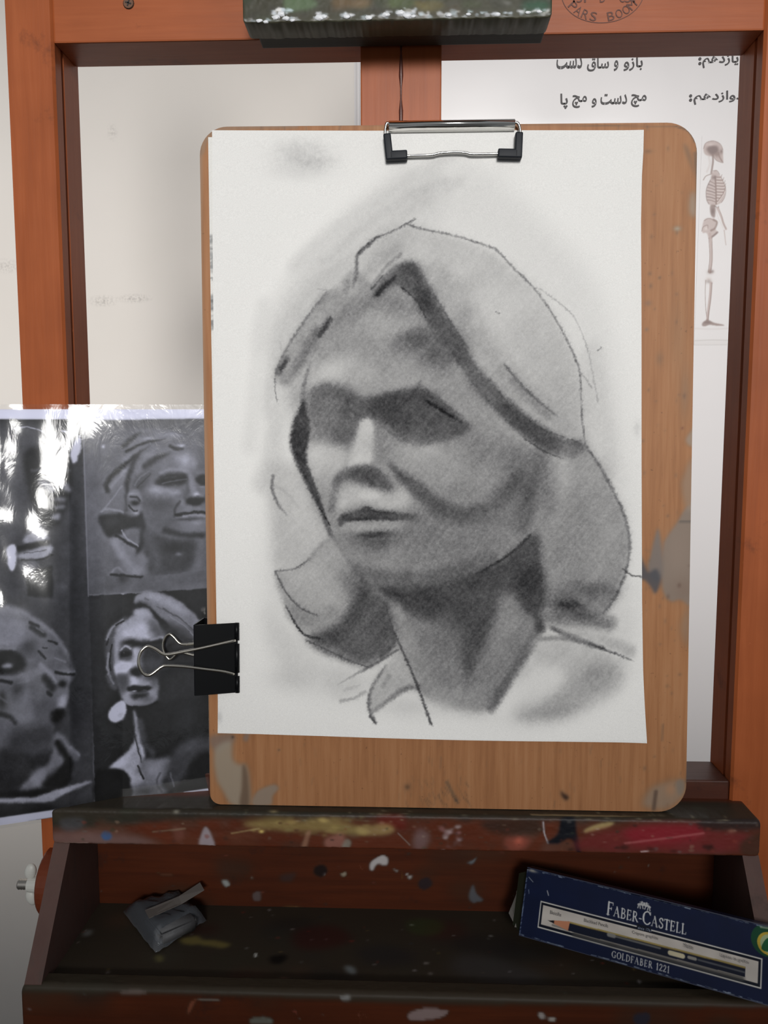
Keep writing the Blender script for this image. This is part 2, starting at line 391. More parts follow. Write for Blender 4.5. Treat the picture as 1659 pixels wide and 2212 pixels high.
class Crop:                                             # sketching frame of a magnified detail
    def __init__(s, x, y, k): s.x, s.y, s.k = x, y, k
    def __call__(s, P): return np.stack([s.x + P[:, 0]*s.k, s.y + P[:, 1]*s.k], 1)
def draw_portrait(c):
    """charcoal study of a woman's head in a headscarf, looking up to the left"""
    def B(x, y, rx, ry, col, a=1., ang=0., rough=0.): c.blob(x, y, rx*1.1, ry*1.1, col, min(1., a*1.22), ang, rough)
    def P(pts, col, a=1., blur=2., rough=0.): c.poly(pts, col, a, blur*1.6 if blur < 20 else blur, rough)
    def S(pts, w, col, a=1., soft=.35, rough=0., taper=(1., 1.)): c.stroke(pts, w*1.08, col, a*.95, max(soft, .75), rough, taper)
    R = .35
    # smudges on the bare sheet
    B(650, 335, 50, 28, .90, .8, rough=.6); B(672, 352, 34, 13, .82, .6, rough=.8); B(648, 372, 50, 16, .92, .6)
    B(1260, 1400, 10, 4, .9, .3); B(1374, 925, 6, 14, .86, .5, rough=.6); B(476, 1545, 5, 12, .85, .5)
    c.C = Crop(540, 440, .52439)
    B(640, 20, 60, 16, .80, .6, -20, .8); B(800, -180, 55, 18, .86, .6, -12, .8); B(900, -195, 28, 10, .86, .5, 0, .8)
    P([(90,620),(150,420),(250,230),(420,60),(640,-120),(850,-200),(1000,-120),(1250,120),(1420,330),(1510,640),(1560,1000),(1600,1250),(1610,1560),(1560,1800),(1520,1990),(1300,2120),(1000,2130),(700,2090),(420,2050),(200,1990),(90,1830),(60,1500),(60,1100),(70,800)], .935, .95, 55)
    S([(150,560),(300,330),(470,150),(680,-20)], 190, .86, .8, .9, .2)
    S([(190,260),(330,130),(620,-60),(760,-140)], 60, .89, .55, .9, .3)
    S([(300,240),(460,110),(640,-20),(800,-90)], 34, .83, .4, .8, .5); S([(330,290),(500,140),(600,90)], 26, .82, .35, .8, .5)
    S([(560,110),(700,0),(860,-90)], 40, .84, .35, .9, .4)
    P([(250,330),(420,230),(430,340),(330,420),(200,560),(110,700),(80,900),(60,760),(120,520)], .83, .75, 24, .2)
    S([(130,760),(120,900),(100,1050),(60,1150)], 80, .85, .7, .9, .2); S([(60,420),(30,700),(0,1000)], 60, .935, .6, .9)
    P([(80,1090),(200,1080),(300,1300),(330,1400),(240,1480),(110,1500),(90,1330)], .80, .8, 22, .15)
    P([(1350,700),(1420,560),(1480,800),(1500,1100),(1400,1040),(1370,960)], .84, .6, 26, .15)
    P([(1200,2120),(1400,2060),(1540,1900),(1570,1700),(1500,1650),(1350,1750),(1150,1800),(1100,2100)], .86, .5, 36)
    P([(60,1650),(150,1740),(300,1860),(470,1930),(400,2010),(250,1960),(100,1850)], .89, .7, 30)
    B(170, 1950, 80, 50, .86, .5)
    P([(330,380),(420,345),(440,240),(560,190),(680,230),(900,420),(1100,640),(1340,900),(1420,1060),(1530,1290),(1540,1480),(1470,1680),(1250,1740),(1130,1880),(1000,2040),(800,2040),(660,1900),(560,1850),(330,1820),(220,1740),(330,1650),(330,1420),(250,1250),(190,1060),(180,900),(150,740),(180,620)], .70, .9, 14, .15)
    # headscarf
    P([(430,330),(440,215),(520,140),(650,85),(740,112),(960,180),(1060,250),(1180,360),(1270,500),(1340,650),(1362,780),(1370,900),(1375,1010),(1340,1060),(1200,1010),(1000,800),(860,600),(740,400),(680,300),(600,240),(520,310)], .83, .95, 9, .15)
    B(1050, 470, 130, 110, .865, .7); B(760, 180, 90, 50, .83, .5, 20); B(960, 270, 140, 50, .82, .5, 25)
    S([(770,330),(860,470),(960,620),(1080,760)], 130, .68, .75, .9, R)
    B(900, 330, 90, 30, .76, .45, -30, .3); B(870, 480, 60, 26, .66, .5, -60, .3)
    B(1200, 640, 90, 150, .77, .5, -35); B(1290, 820, 70, 120, .72, .6, -20, .2); B(1120, 560, 50, 70, .80, .5)
    P([(1040,660),(1120,720),(1260,840),(1350,940),(1360,990),(1240,950),(1120,860),(1020,760)], .66, .75, 14, .3)
    B(580, 200, 90, 55, .74, .6, -40, .3); S([(470,300),(540,230),(610,190)], 40, .70, .6, .9, .3)
    S([(500,340),(560,260),(620,210)], 12, .56, .6, .6, .5)
    # face
    P([(330,420),(430,385),(520,355),(610,338),(660,390),(720,470),(800,600),(900,720),(1000,850),(1100,960),(1190,1030),(1190,1180),(1130,1340),(1100,1410),(1000,1475),(800,1550),(650,1575),(520,1565),(450,1560),(380,1460),(340,1370),(290,1280),(240,1130),(238,980),(250,900),(222,800),(240,700),(270,600),(300,500)], .645, 1, 9, .12)
    B(930, 1330, 260, 150, .51, .55, -15, .1); B(1080, 1180, 90, 140, .52, .5, 15, .1); B(700, 1450, 200, 60, .52, .4, 5, .1); B(980, 1060, 110, 90, .57, .4)
    B(345, 690, 100, 52, .83, .9, -25); B(300, 740, 40, 40, .78, .6); B(560, 530, 110, 70, .71, .8); B(470, 705, 80, 55, .735, .8); B(420, 560, 90, 60, .655, .6)
    B(380, 470, 90, 40, .60, .6, -30, .3); B(600, 410, 110, 36, .56, .75, 20, .3); B(470, 420, 80, 28, .58, .6, -20, .3)
    B(640, 640, 90, 60, .62, .7); B(690, 560, 80, 36, .44, .85, -8, .3); B(790, 575, 80, 46, .45, .8, 20, .3); B(770, 630, 60, 60, .47, .75, 40, .3); B(640, 580, 40, 26, .5, .5)
    B(660, 690, 90, 34, .68, .6, 20); B(800, 770, 70, 34, .64, .7, 40); B(880, 850, 60, 40, .62, .6, 45); B(560, 745, 90, 26, .68, .7, -12)
    # brow, eye sockets
    P([(238,840),(262,765),(330,735),(400,755),(425,795),(470,808),(490,840),(470,880),(430,960),(380,1010),(300,985),(255,930)], .525, .95, 10, .3)
    B(380, 790, 60, 24, .43, .8, 15, R); B(300, 775, 50, 22, .50, .7, -10, R); B(400, 850, 34, 60, .43, .75, 10, R); B(270, 850, 40, 26, .50, .5)
    B(305, 885, 50, 18, .56, .6, 0, R); B(360, 930, 60, 40, .47, .7, 10, R); B(290, 960, 40, 26, .58, .6); S([(395,800),(410,840),(440,870)], 12, .36, .6, .6, R)
    P([(420,830),(460,800),(530,795),(540,870),(500,890),(440,895)], .44, .85, 8, R)
    P([(500,840),(540,790),(620,768),(700,752),(760,790),(830,842),(870,890),(908,918),(860,958),(760,988),(680,1000),(620,978),(560,930),(505,900)], .395, 1, 7, .3)
    B(560, 850, 50, 45, .335, .8, 0, R); B(650, 880, 110, 50, .36, .6, 0, R); B(700, 955, 110, 28, .45, .6, 0, R); B(830, 925, 50, 26, .42, .6, 20, R); B(660, 800, 90, 16, .37, .6, -6, R)
    S([(690,745),(700,730)], 8, .45, .5, .6, R)
    S([(720,808),(770,838),(835,880)], 13, .20, .85, .5, .3, (.5,.8)); S([(835,882),(870,900)], 10, .33, .6, .6, R)
    S([(552,918),(580,945),(620,978)], 11, .27, .75, .6, .3, (.4,.6)); S([(760,800),(870,880)], 16, .45, .5, .8, R)
    # nose and cheeks
    P([(512,880),(580,935),(625,985),(640,1040),(600,1080),(540,1060),(505,1010)], .575, .9, 9, .25)
    P([(457,892),(500,888),(512,950),(505,1020),(498,1070),(440,1082),(398,1086),(416,1020),(440,950)], .80, .95, 5, .15)
    B(455, 1050, 30, 26, .83, .6)
    P([(236,1010),(320,992),(400,1015),(400,1075),(350,1120),(290,1140),(250,1100)], .79, .9, 12, .2); B(280, 1040, 46, 44, .83, .6, 0, .2)
    B(300, 1150, 40, 50, .70, .6); B(560, 1040, 50, 24, .60, .6, 40)
    B(720, 1040, 110, 40, .735, .8, 12, .2); B(800, 1110, 140, 70, .66, .85, 18, .2); B(960, 1000, 90, 60, .57, .6, 30); B(900, 1180, 110, 34, .58, .6)
    P([(398,1095),(480,1075),(535,1098),(570,1140),(592,1190),(545,1180),(480,1160),(430,1140),(385,1130),(362,1165),(352,1135)], .45, .95, 6, .3)
    B(500, 1130, 50, 26, .40, .7, 10, R); S([(405,1100),(360,1140),(345,1210),(335,1260)], 30, .52, .7, .8, R)
    P([(370,1190),(420,1160),(480,1170),(560,1200),(640,1170),(660,1230),(610,1258),(540,1252),(480,1230),(400,1250),(362,1258)], .77, .9, 8, .25)
    B(490, 1200, 50, 16, .84, .6, 0, .4)
    P([(565,1065),(610,1090),(690,1140),(760,1195),(805,1235),(790,1268),(730,1250),(660,1190),(610,1135)], .415, .95, 7, .3)
    S([(770,1245),(860,1285),(960,1265),(1060,1190),(1110,1120)], 70, .41, .9, .9, R); B(870, 1200, 120, 34, .60, .5, 5); B(800, 1270, 60, 34, .43, .6, 0, R)
    # mouth and chin
    P([(365,1318),(372,1282),(430,1262),(480,1246),(505,1257),(560,1262),(620,1272),(690,1284),(680,1300),(600,1302),(540,1300),(470,1306),(400,1310),(372,1332)], .40, .97, 3.5, .3)
    S([(400,1302),(500,1296),(600,1300)], 14, .33, .7, .7, R); S([(480,1248),(520,1268),(600,1275)], 7, .32, .6, .7, R); B(690, 1300, 40, 22, .47, .7, 20, R)
    P([(382,1335),(440,1318),(600,1312),(640,1325),(560,1350),(460,1352),(400,1348)], .65, .9, 5, .2); B(470, 1332, 60, 10, .70, .5)
    B(515, 1364, 78, 15, .28, .95, -4, .3); B(525, 1398, 100, 32, .42, .8, 0, .3); B(400, 1390, 40, 40, .56, .5)
    B(440, 1450, 60, 34, .60, .6, 30); B(620, 1430, 90, 40, .60, .6); B(720, 1350, 80, 50, .53, .7); B(860, 1380, 110, 60, .55, .6); B(1010, 1320, 80, 60, .56, .7, -40); B(930, 1450, 70, 34, .54, .6, -20)
    S([(430,1510),(540,1535),(680,1545),(820,1520),(980,1465)], 60, .44, .75, .9, R)
    # dark side and jaw line on the left
    P([(200,850),(222,800),(236,860),(250,930),(236,1000),(234,1060),(250,1120),(282,1200),(305,1275),(268,1225),(222,1135),(186,1060),(165,980),(174,910)], .36, .97, 4, .25)
    S([(250,650),(228,730),(215,810)], 16, .50, .7, .7, R, (.3,1))
    S([(235,1090),(270,1190),(310,1300),(345,1385),(400,1475),(475,1565)], 20, .42, .85, .6, R)
    S([(285,1250),(310,1290),(330,1325)], 4, .18, .8, .6, .3); S([(352,1430),(366,1450),(380,1475)], 9, .22, .8, .7, .3, (.4,.4)); S([(400,1490),(440,1540),(475,1562)], 6, .28, .8, .6, .3)
    # hair on the left, over the ear side
    P([(312,365),(230,470),(150,590),(108,680),(106,730),(150,742),(190,690),(250,610),(290,540),(345,470),(370,420)], .68, .9, 8, .35)
    S([(275,530),(240,590),(195,670)], 52, .50, .75, .8, R, (.8,.5)); S([(330,475),(308,510),(285,545)], 24, .33, .9, .5, .3, (.7,.6)); S([(150,640),(120,695)], 26, .48, .7, .7, R); S([(150,648),(128,682)], 14, .36, .8, .6, R)
    S([(150,730),(180,690),(210,640)], 36, .58, .6, .9, R)
    S([(318,362),(210,505),(128,640),(106,710)], 9, .55, .8, .6, R); S([(104,720),(106,770),(112,818)], 4, .48, .7, .5, R)
    S([(125,570),(130,600)], 8, .75, .6, .8, R); B(350, 385, 60, 22, .66, .7, -30, .4)
    S([(400,330),(430,300),(470,330)], 40, .62, .6, .9, R)
    # dark parting and shadow under the scarf
    P([(505,372),(560,292),(610,255),(660,238),(700,272),(740,350),(800,450),(870,560),(930,660),(1000,740),(1100,840),(1200,920),(1290,965),(1375,985),(1370,1050),(1330,1060),(1240,1030),(1160,985),(1060,905),(960,810),(880,700),(800,590),(725,480),(665,385),(612,342),(570,352),(525,388)], .45, .95, 6, .25)
    B(720, 390, 36, 75, .36, .85, -28, .25); B(650, 270, 46, 24, .42, .6, 0, R); B(840, 580, 40, 60, .42, .6, -35); B(960, 760, 40, 60, .51, .7, -40); S([(1060,850),(1160,930),(1270,1000)], 62, .38, .75, .6, .25); B(1330, 1020, 40, 26, .50, .5)
    S([(600,300),(560,335),(522,378)], 18, .27, .8, .6, .3, (.6,.8)); S([(545,300),(500,355)], 7, .38, .7, .6, R)
    S([(622,345),(670,385),(700,425),(722,468)], 6, .30, .8, .6, R); S([(800,560),(860,660)], 8, .40, .6, .7, R); S([(760,380),(820,480),(880,575)], 8, .40, .6, .7, R)
    S([(900,720),(1000,830),(1100,930)], 6, .42, .5, .7, R)
    # scarf folds and outline
    S([(1048,664),(1100,728),(1160,790),(1225,845),(1270,880)], 12, .40, .8, .7, R, (.6,.3)); S([(1080,720),(1160,810),(1230,870)], 34, .58, .6, .9, R)
    S([(1020,770),(1090,850),(1190,920),(1300,965),(1350,978)], 5, .40, .8, .6, R); S([(1060,800),(1150,880),(1240,930)], 5, .55, .6, .7, R)
    S([(1120,960),(1170,995),(1240,1032),(1325,1062)], 7, .26, .85, .6, .3, (.4,.4)); S([(1190,1010),(1230,1045)], 4, .35, .6, .6, R)
    S([(440,216),(470,185),(530,135)], 15, .42, .85, .6, R, (.6,.6)); S([(530,140),(600,108),(680,65)], 7, .50, .8, .6, R); S([(440,222),(437,290),(424,345)], 16, .48, .8, .7, R, (.6,.5)); S([(405,320),(390,360)], 20, .60, .6, .9, R)
    S([(280,352),(330,358),(395,348)], 6, .70, .7, .7, R)
    S([(640,85),(720,108),(830,130),(930,160),(1010,190),(1080,262),(1160,340),(1225,425),(1285,525),(1332,625),(1356,690),(1362,780),(1366,880),(1378,990)], 7, .52, .72, .9, .8)
    S([(1190,350),(1290,425),(1340,480),(1385,590),(1408,690),(1432,820)], 4, .70, .75, .8, .6); S([(1350,690),(1380,720),(1405,760)], 4, .60, .6, .7, R)
    S([(1430,606),(1447,592)], 4, .55, .8, .5); S([(1012,446),(1026,453)], 4, .50, .8, .5)
    # long hair on the right
    P([(1195,1050),(1290,1070),(1372,1020),(1420,1055),(1480,1170),(1530,1275),(1556,1370),(1546,1480),(1505,1605),(1460,1680),(1340,1705),(1220,1670),(1210,1550),(1200,1450),(1185,1350),(1190,1200)], .645, .95, 7, .15)
    B(1290, 1130, 36, 110, .73, .7, 0, .15); B(1420, 1120, 60, 70, .70, .6); B(1225, 1200, 36, 110, .545, .75, 0, .2); B(1370, 1290, 80, 120, .62, .6); B(1290, 1450, 80, 110, .58, .6, 0, .2)
    B(1480, 1380, 50, 120, .69, .6); B(1400, 1590, 80, 34, .46, .75, 0, R); B(1300, 1610, 110, 40, .48, .6, 0, R); B(1310, 1655, 58, 22, .30, .85, 5, .4); B(1350, 1690, 70, 22, .40, .7, 10, .4)
    S([(1385,1000),(1440,1085),(1500,1195),(1542,1295),(1560,1400),(1548,1500),(1512,1600),(1455,1685)], 11, .47, .75, .9, .7)
    S([(1545,1300),(1562,1400),(1550,1480)], 12, .60, .5, .9, R)
    S([(1535,1505),(1572,1530),(1612,1533)], 6, .38, .9, .5, .2)
    # jaw, ear shadow, neck
    S([(1185,1050),(1165,1140),(1140,1240),(1120,1320)], 80, .47, .8, .9, .2); B(1140, 1200, 30, 60, .41, .6, 10, .2); B(1100, 1050, 50, 50, .52, .6)
    P([(480,1590),(700,1640),(1000,1500),(1130,1440),(1200,1680),(1190,1745),(1120,1885),(1050,1985),(990,2065),(890,2070),(800,2050),(700,2010),(650,1900),(600,1740),(560,1645)], .575, .97, 9, .15)
    P([(470,1575),(600,1575),(780,1560),(930,1510),(1040,1465),(1150,1370),(1120,1470),(1050,1580),(1000,1690),(960,1800),(900,1940),(860,1850),(790,1745),(690,1700),(600,1660),(530,1610)], .375, .95, 12, .2)
    B(760, 1640, 170, 44, .335, .8, 6, .2); B(880, 1560, 120, 40, .36, .6, -20, .2); B(580, 1600, 60, 24, .36, .7, 0, .3)
    P([(1150,1370),(1188,1358),(1205,1500),(1218,1600),(1205,1680),(1130,1690),(1080,1610),(1066,1510),(1100,1430)], .37, .95, 9, .2); B(1140, 1560, 50, 70, .31, .7, 0, .2)
    S([(1060,1560),(1020,1650),(970,1790),(905,1940)], 70, .385, .8, .8, .2, (.9,.5)); S([(905,1930),(885,1990),(870,2050)], 16, .50, .75, .7, R, (1,.5))
    B(800, 1800, 70, 90, .52, .75, -20, .2); B(760, 1900, 60, 80, .58, .7, -20)
    S([(575,1670),(640,1790),(710,1930),(760,2010)], 70, .65, .85, .7, .15); B(600, 1690, 24, 40, .68, .6, -20)
    P([(1030,1610),(1075,1610),(1130,1690),(1190,1745),(1120,1880),(1000,2050),(920,2050),(905,1970),(960,1830),(1010,1700)], .575, .85, 10, .15); B(1060, 1730, 40, 80, .62, .6, 20)
    S([(1195,1750),(1130,1860),(1060,1960),(990,2065)], 38, .46, .75, .7, .3)
    P([(800,2010),(900,2010),(1000,2060),(960,2090),(860,2080),(760,2060)], .74, .6, 18, .3)
    S([(930,1522),(1010,1482),(1090,1424),(1152,1368)], 10, .29, .8, .7, .25); S([(540,1600),(650,1615),(760,1575)], 14, .33, .6, .9, R)
    # curl on the left
    P([(105,1510),(190,1500),(280,1410),(335,1375),(400,1470),(470,1570),(545,1605),(600,1740),(592,1830),(480,1910),(330,1850),(230,1790),(160,1690),(120,1590)], .70, .95, 7, .15)
    B(270, 1560, 110, 110, .755, .8, 0, .1); B(200, 1520, 60, 40, .80, .5); B(330, 1460, 50, 60, .70, .5)
    P([(410,1490),(470,1570),(550,1610),(590,1700),(595,1790),(530,1870),(470,1895),(340,1845),(260,1800),(350,1750),(410,1680),(420,1590)], .42, .92, 16, .2)
    S([(290,1790),(370,1750),(430,1680),(470,1600)], 60, .365, .75, .9, .2); B(480, 1800, 70, 40, .47, .8, 10, .3); B(540, 1720, 40, 70, .40, .6); B(400, 1560, 34, 70, .52, .5, -20)
    S([(190,1680),(260,1720),(340,1690)], 66, .58, .6, .9, .3); B(300, 1830, 60, 20, .55, .5, 25, .4)
    S([(106,1512),(150,1508),(195,1498),(245,1462)], 6, .52, .8, .7, R); S([(105,1515),(150,1600),(210,1665),(280,1695)], 7, .47, .8, .7, R); S([(245,1462),(300,1400),(330,1380)], 14, .62, .6, .9, R)
    S([(145,1650),(190,1732),(230,1776),(300,1792)], 9, .28, .9, .6, .3, (.4,.7)); S([(230,1795),(330,1842),(420,1885),(485,1905)], 6, .40, .8, .7, R); S([(300,1840),(420,1885),(500,1885)], 8, .50, .6, .8, R)
    S([(362,1978),(440,1932),(520,1890),(605,1838)], 11, .42, .85, .7, R, (.4,.8)); S([(580,1750),(590,1810),(540,1860)], 18, .40, .7, .8, R)
    S([(96,1120),(92,1170),(115,1235),(152,1282)], 13, .52, .75, .8, R, (.8,.4)); S([(100,1160),(150,1190),(200,1250)], 12, .75, .5, .9, R)
    # collar and shoulders
    P([(520,1935),(610,1850),(650,1890),(695,1985),(600,2012),(508,2085),(494,2030)], .73, .85, 8, .2); B(660, 2060, 120, 40, .86, .5)
    P([(330,1900),(480,1920),(540,1900),(500,1980),(400,2020),(340,2010)], .87, .6, 20)
    S([(560,1900),(505,1985),(490,2060),(518,2125)], 15, .52, .8, .8, R, (.5,.8)); S([(495,2100),(518,2126)], 9, .38, .8, .6, R); S([(505,2085),(580,2030),(640,1992),(690,1985)], 22, .52, .75, .8, R, (.5,.8)); S([(545,1985),(575,1940)], 14, .60, .5, .9, R)
    S([(375,2040),(430,2030),(475,2005)], 12, .72, .7, .9, R); S([(390,2000),(450,1980)], 10, .80, .6, .9, R)
    S([(556,1640),(585,1740),(640,1868),(690,1985),(745,2130)], 10, .40, .9, .6, .2, (.7,1))
    P([(1190,1770),(1300,1760),(1400,1810),(1490,1880),(1515,1990),(1400,2045),(1280,2110),(1130,2110),(1090,2085),(1250,2010),(1300,1940),(1200,1900),(1160,1860)], .80, .8, 22, .25)
    B(1420, 1945, 80, 50, .68, .75, -20, .4); B(1250, 2075, 110, 28, .70, .7, -12, .4); B(1340, 2010, 90, 30, .72, .5, -20, .4); B(1130, 1930, 26, 50, .80, .5, 40, .4)
    P([(1130,1950),(1260,1900),(1290,1960),(1200,2010),(1110,2040)], .93, .7, 14)
    S([(1200,1700),(1300,1710),(1470,1725)], 60, .47, .7, .9, .35); S([(1240,1745),(1340,1790),(1450,1830)], 24, .40, .85, .7, .25, (.6,.6)); S([(1400,1812),(1480,1842),(1575,1880)], 9, .42, .85, .7, R, (.8,.4))
    S([(1190,1790),(1270,1788),(1380,1802)], 18, .58, .7, .8, R); S([(1300,1760),(1440,1790),(1560,1840)], 44, .72, .6, .9, .3); S([(1180,1700),(1195,1750)], 30, .38, .7, .8, R)
    c.C = None
    # grain of the tooth: dark and light specks where there is charcoal
    g = c.rgb[..., 0]
    h, w_ = g.shape; yy, xx = np.mgrid[0:h, 0:w_]
    wx = (vnoise(h, w_, 2.4, c.rng) - .5)*5.0; wy = (vnoise(h, w_, 2.4, c.rng) - .5)*5.0
    gw = g[np.clip(yy + wy, 0, h - 1).astype(int), np.clip(xx + wx, 0, w_ - 1).astype(int)]   # crumbling edges of the charcoal
    g = .6*gw + .4*g
    g = g + .24*(g - blur2(g, 28)); g = g - .16*np.clip(.62 - g, 0, 1)   # firmer modelling
    def hatch(ang, lu, lv):                                           # streaks left by the side of the stick
        ca, sa = math.cos(ang), math.sin(ang); u = xx*ca + yy*sa; v_ = -xx*sa + yy*ca; u = u - u.min(); v_ = v_ - v_.min()
        t = vnoise(int(v_.max()/lv) + 3, int(u.max()/lu) + 3, 1.0, c.rng)
        a, b = u/lu, v_/lv; i, j = a.astype(int), b.astype(int); fa, fb = a - i, b - j
        return (t[j, i]*(1-fa) + t[j, i+1]*fa)*(1-fb) + (t[j+1, i]*(1-fa) + t[j+1, i+1]*fa)*fb - .5
    n = vnoise(h, w_, 1.3, c.rng) - .5; n2 = vnoise(h, w_, 3.6, c.rng) - .5; n3 = vnoise(h, w_, 22, c.rng) - .5
    d = np.clip((1 - g)*2.2, 0, 1)
    g = g + d*(n*.12 + n2*.085 + n3*.05 + hatch(-.9, 40, 3.2)*.055 + hatch(.75, 26, 2.6)*.03) + np.clip((1 - g)*6, 0, 1)*hatch(-.8, 70, 5)*.02
    c.rgb[:] = np.clip(g, .05, 1.02)[..., None]*np.array([1, .998, .992]) + d[..., None]*np.array([-.004, -.004, .006])
def draw_collage(c):
    """four black-and-white photographs of modelled clay heads on one sheet"""
    B = c.blob
    def P(pts, col, a=1., blur=2., smooth=True): c.poly(pts, col, a*(.97 if smooth else 1), blur*2.6 if smooth else blur, .1 if smooth else 0., smooth)
    def S(pts, w, col, a=1., soft=.35, rough=0., taper=(1., 1.)): c.stroke(pts, w*1.15, col, a*.92, max(soft, 1.), rough, taper)
    P([(-260,905),(182,905),(192,1292),(205,1760),(-260,1800)], .28, 1, 1, smooth=False)
    P([(176,908),(452,904),(452,1272),(190,1285)], .415, 1, 1, smooth=False)
    P([(190,1286),(452,1270),(452,1706),(330,1722),(205,1738)], .165, 1, 1, smooth=False)
    # ---- upper right: head in a wrapped scarf turned to the right
    c.C = Crop(190, 900, .30697)
    B(90, 800, 130, 400, .455, .7); B(650, 60, 260, 60, .37, .7); B(110, 200, 50, 60, .47, .6); B(105, 208, 12, 10, .70, .9); B(50, 470, 60, 40, .37, .6); B(60, 120, 80, 60, .39, .5)
    P([(245,205),(270,150),(330,100),(430,72),(520,85),(620,110),(720,150),(790,210),(850,300),(850,830),(795,850),(762,880),(748,960),(705,1060),(680,1088),(440,1108),(380,1122),(330,1132),(200,1112),(158,1102),(180,1060),(208,1040),(180,950),(150,870),(100,800),(75,740),(80,690),(110,650),(150,590),(195,505),(150,535),(125,505),(130,440),(190,360),(250,300),(265,245)], .42, 1, 2.5)
    P([(290,200),(380,150),(480,110),(610,125),(690,150),(540,157),(420,165),(330,195),(275,240)], .485, .9, 6); B(430, 152, 34, 10, .57, .8); B(600, 125, 50, 14, .55, .7, 8); B(440, 95, 90, 14, .47, .6); B(740, 220, 50, 60, .44, .6)
    S([(248,205),(305,155),(365,112)], 26, .25, .9, .6, taper=(1, .4)); S([(272,245),(340,207),(430,175),(540,157)], 17, .20, .95, .5, taper=(1, .3)); S([(250,300),(340,245),(440,197)], 34, .475, .9, .7)
    S([(138,520),(128,470),(195,388),(280,320),(360,255),(470,180)], 27, .18, .95, .5, taper=(1, .2)); P([(150,530),(185,430),(285,345),(345,300),(305,390),(265,465),(205,515)], .47, .9, 5); S([(160,500),(230,410),(300,350)], 16, .54, .6, .8)
    P([(310,480),(325,390),(400,270),(500,205),(620,185),(695,230),(620,275),(500,310),(430,350),(380,440)], .465, .9, 8); S([(335,280),(295,380),(268,500),(258,650)], 30, .23, .85, .7); B(440, 250, 60, 26, .51, .7, -35)
    S([(402,350),(470,300),(570,258)], 36, .24, .9, .7, taper=(1, .4)); S([(575,207),(620,222),(660,222)], 18, .22, .85, .7); B(655, 202, 24, 12, .66, .85); B(560, 330, 90, 24, .49, .7, -20)
    P([(110,655),(190,535),(248,472),(262,560),(252,665),(130,672)], .45, .9, 4); S([(120,640),(180,560),(240,485)], 10, .54, .7, .8); S([(92,668),(130,648),(245,668)], 13, .54, .85, .7)
    P([(310,500),(335,420),(440,365),(455,400),(405,480),(372,520),(322,520)], .335, .9, 6); S([(330,480),(370,420),(430,385)], 9, .46, .7, .7); S([(345,500),(390,450),(440,400)], 7, .24, .7, .7)
    P([(275,565),(288,527),(340,512),(372,540),(378,640),(352,697),(310,682),(280,632)], .475, .97, 3); B(330, 605, 32, 17, .13, .92); S([(300,560),(340,566),(362,590)], 11, .22, .85, .6); S([(285,622),(310,656),(345,660)], 11, .18, .85, .6); B(347, 682, 20, 12, .62, .85); B(312, 542, 30, 9, .58, .8)
    P([(75,702),(130,690),(250,680),(290,700),(365,700),(390,765),(340,792),(262,790),(240,832),(150,852),(105,802)], .185, .97, 4); S([(372,690),(388,765),(376,880),(342,965)], 32, .18, .9, .6); B(150, 740, 60, 26, .26, .6)
    P([(148,872),(230,832),(300,902),(342,962),(400,962),(442,1050),(420,1092),(350,1112),(250,1092),(210,1000)], .485, .95, 5); S([(190,890),(255,990),(345,1090)], 46, .55, .85, .8); P([(270,802),(352,790),(352,900),(300,872)], .41, .9, 4); S([(238,800),(280,862),(348,908)], 10, .56, .9, .6); S([(198,835),(290,893),(335,918)], 15, .17, .9, .6); B(420, 1040, 26, 50, .44, .6)
    S([(162,1102),(208,1060),(250,1098),(330,1122)], 16, .52, .85, .7); S([(160,1112),(260,1118),(375,1128)], 15, .16, .9, .7)
    P([(388,792),(480,822),(560,852),(700,862),(765,872),(748,960),(682,1087),(440,1100),(430,1000),(392,950)], .25, .93, 8); S([(425,830),(465,950),(480,1060)], 66, .37, .8, .8); B(640, 965, 26, 12, .46, .9); B(600, 920, 90, 36, .17, .7); B(700, 1000, 40, 60, .22, .6); S([(470,1000),(520,1060)], 10, .3, .6, .8)
    P([(600,290),(680,248),(722,300),(712,372),(640,362)], .585, .9, 10); B(742, 330, 30, 50, .54, .8); B(690, 300, 34, 34, .64, .7); B(540, 365, 60, 34, .47, .7); B(470, 440, 44, 50, .43, .7); B(800, 330, 34, 60, .40, .7)
    S([(515,395),(600,365),(695,380)], 24, .53, .85, .7); P([(468,482),(500,432),(560,405),(640,402),(702,408),(704,450),(650,476),(560,487)], .155, .95, 5); S([(520,470),(600,452),(690,440)], 10, .37, .85, .6); S([(540,430),(620,420)], 10, .3, .6, .7); S([(470,500),(560,522),(640,532)], 30, .52, .85, .8); B(600, 535, 26, 10, .60, .6)
    P([(758,432),(800,408),(850,420),(850,472),(790,482)], .125, .95, 4); B(802, 494, 22, 6, .52, .8); S([(712,400),(728,480),(748,560)], 34, .51, .85, .8); S([(695,460),(700,520),(680,570)], 22, .34, .7, .8); B(762, 545, 20, 12, .66, .85); P([(678,592),(720,570),(780,565),(825,578),(800,610),(752,627),(700,612)], .115, .95, 4); B(660, 602, 22, 20, .47, .8); B(800, 540, 20, 26, .44, .6)
    P([(408,502),(480,482),(600,540),(645,570),(560,572),(480,562),(420,540)], .54, .9, 10); B(480, 520, 50, 18, .60, .6, 15); P([(398,590),(500,580),(605,600),(560,682),(470,662),(420,642)], .30, .88, 14); B(440, 720, 60, 60, .37, .6); B(560, 700, 40, 60, .40, .7); S([(642,600),(612,650),(604,700)], 17, .26, .8, .8)
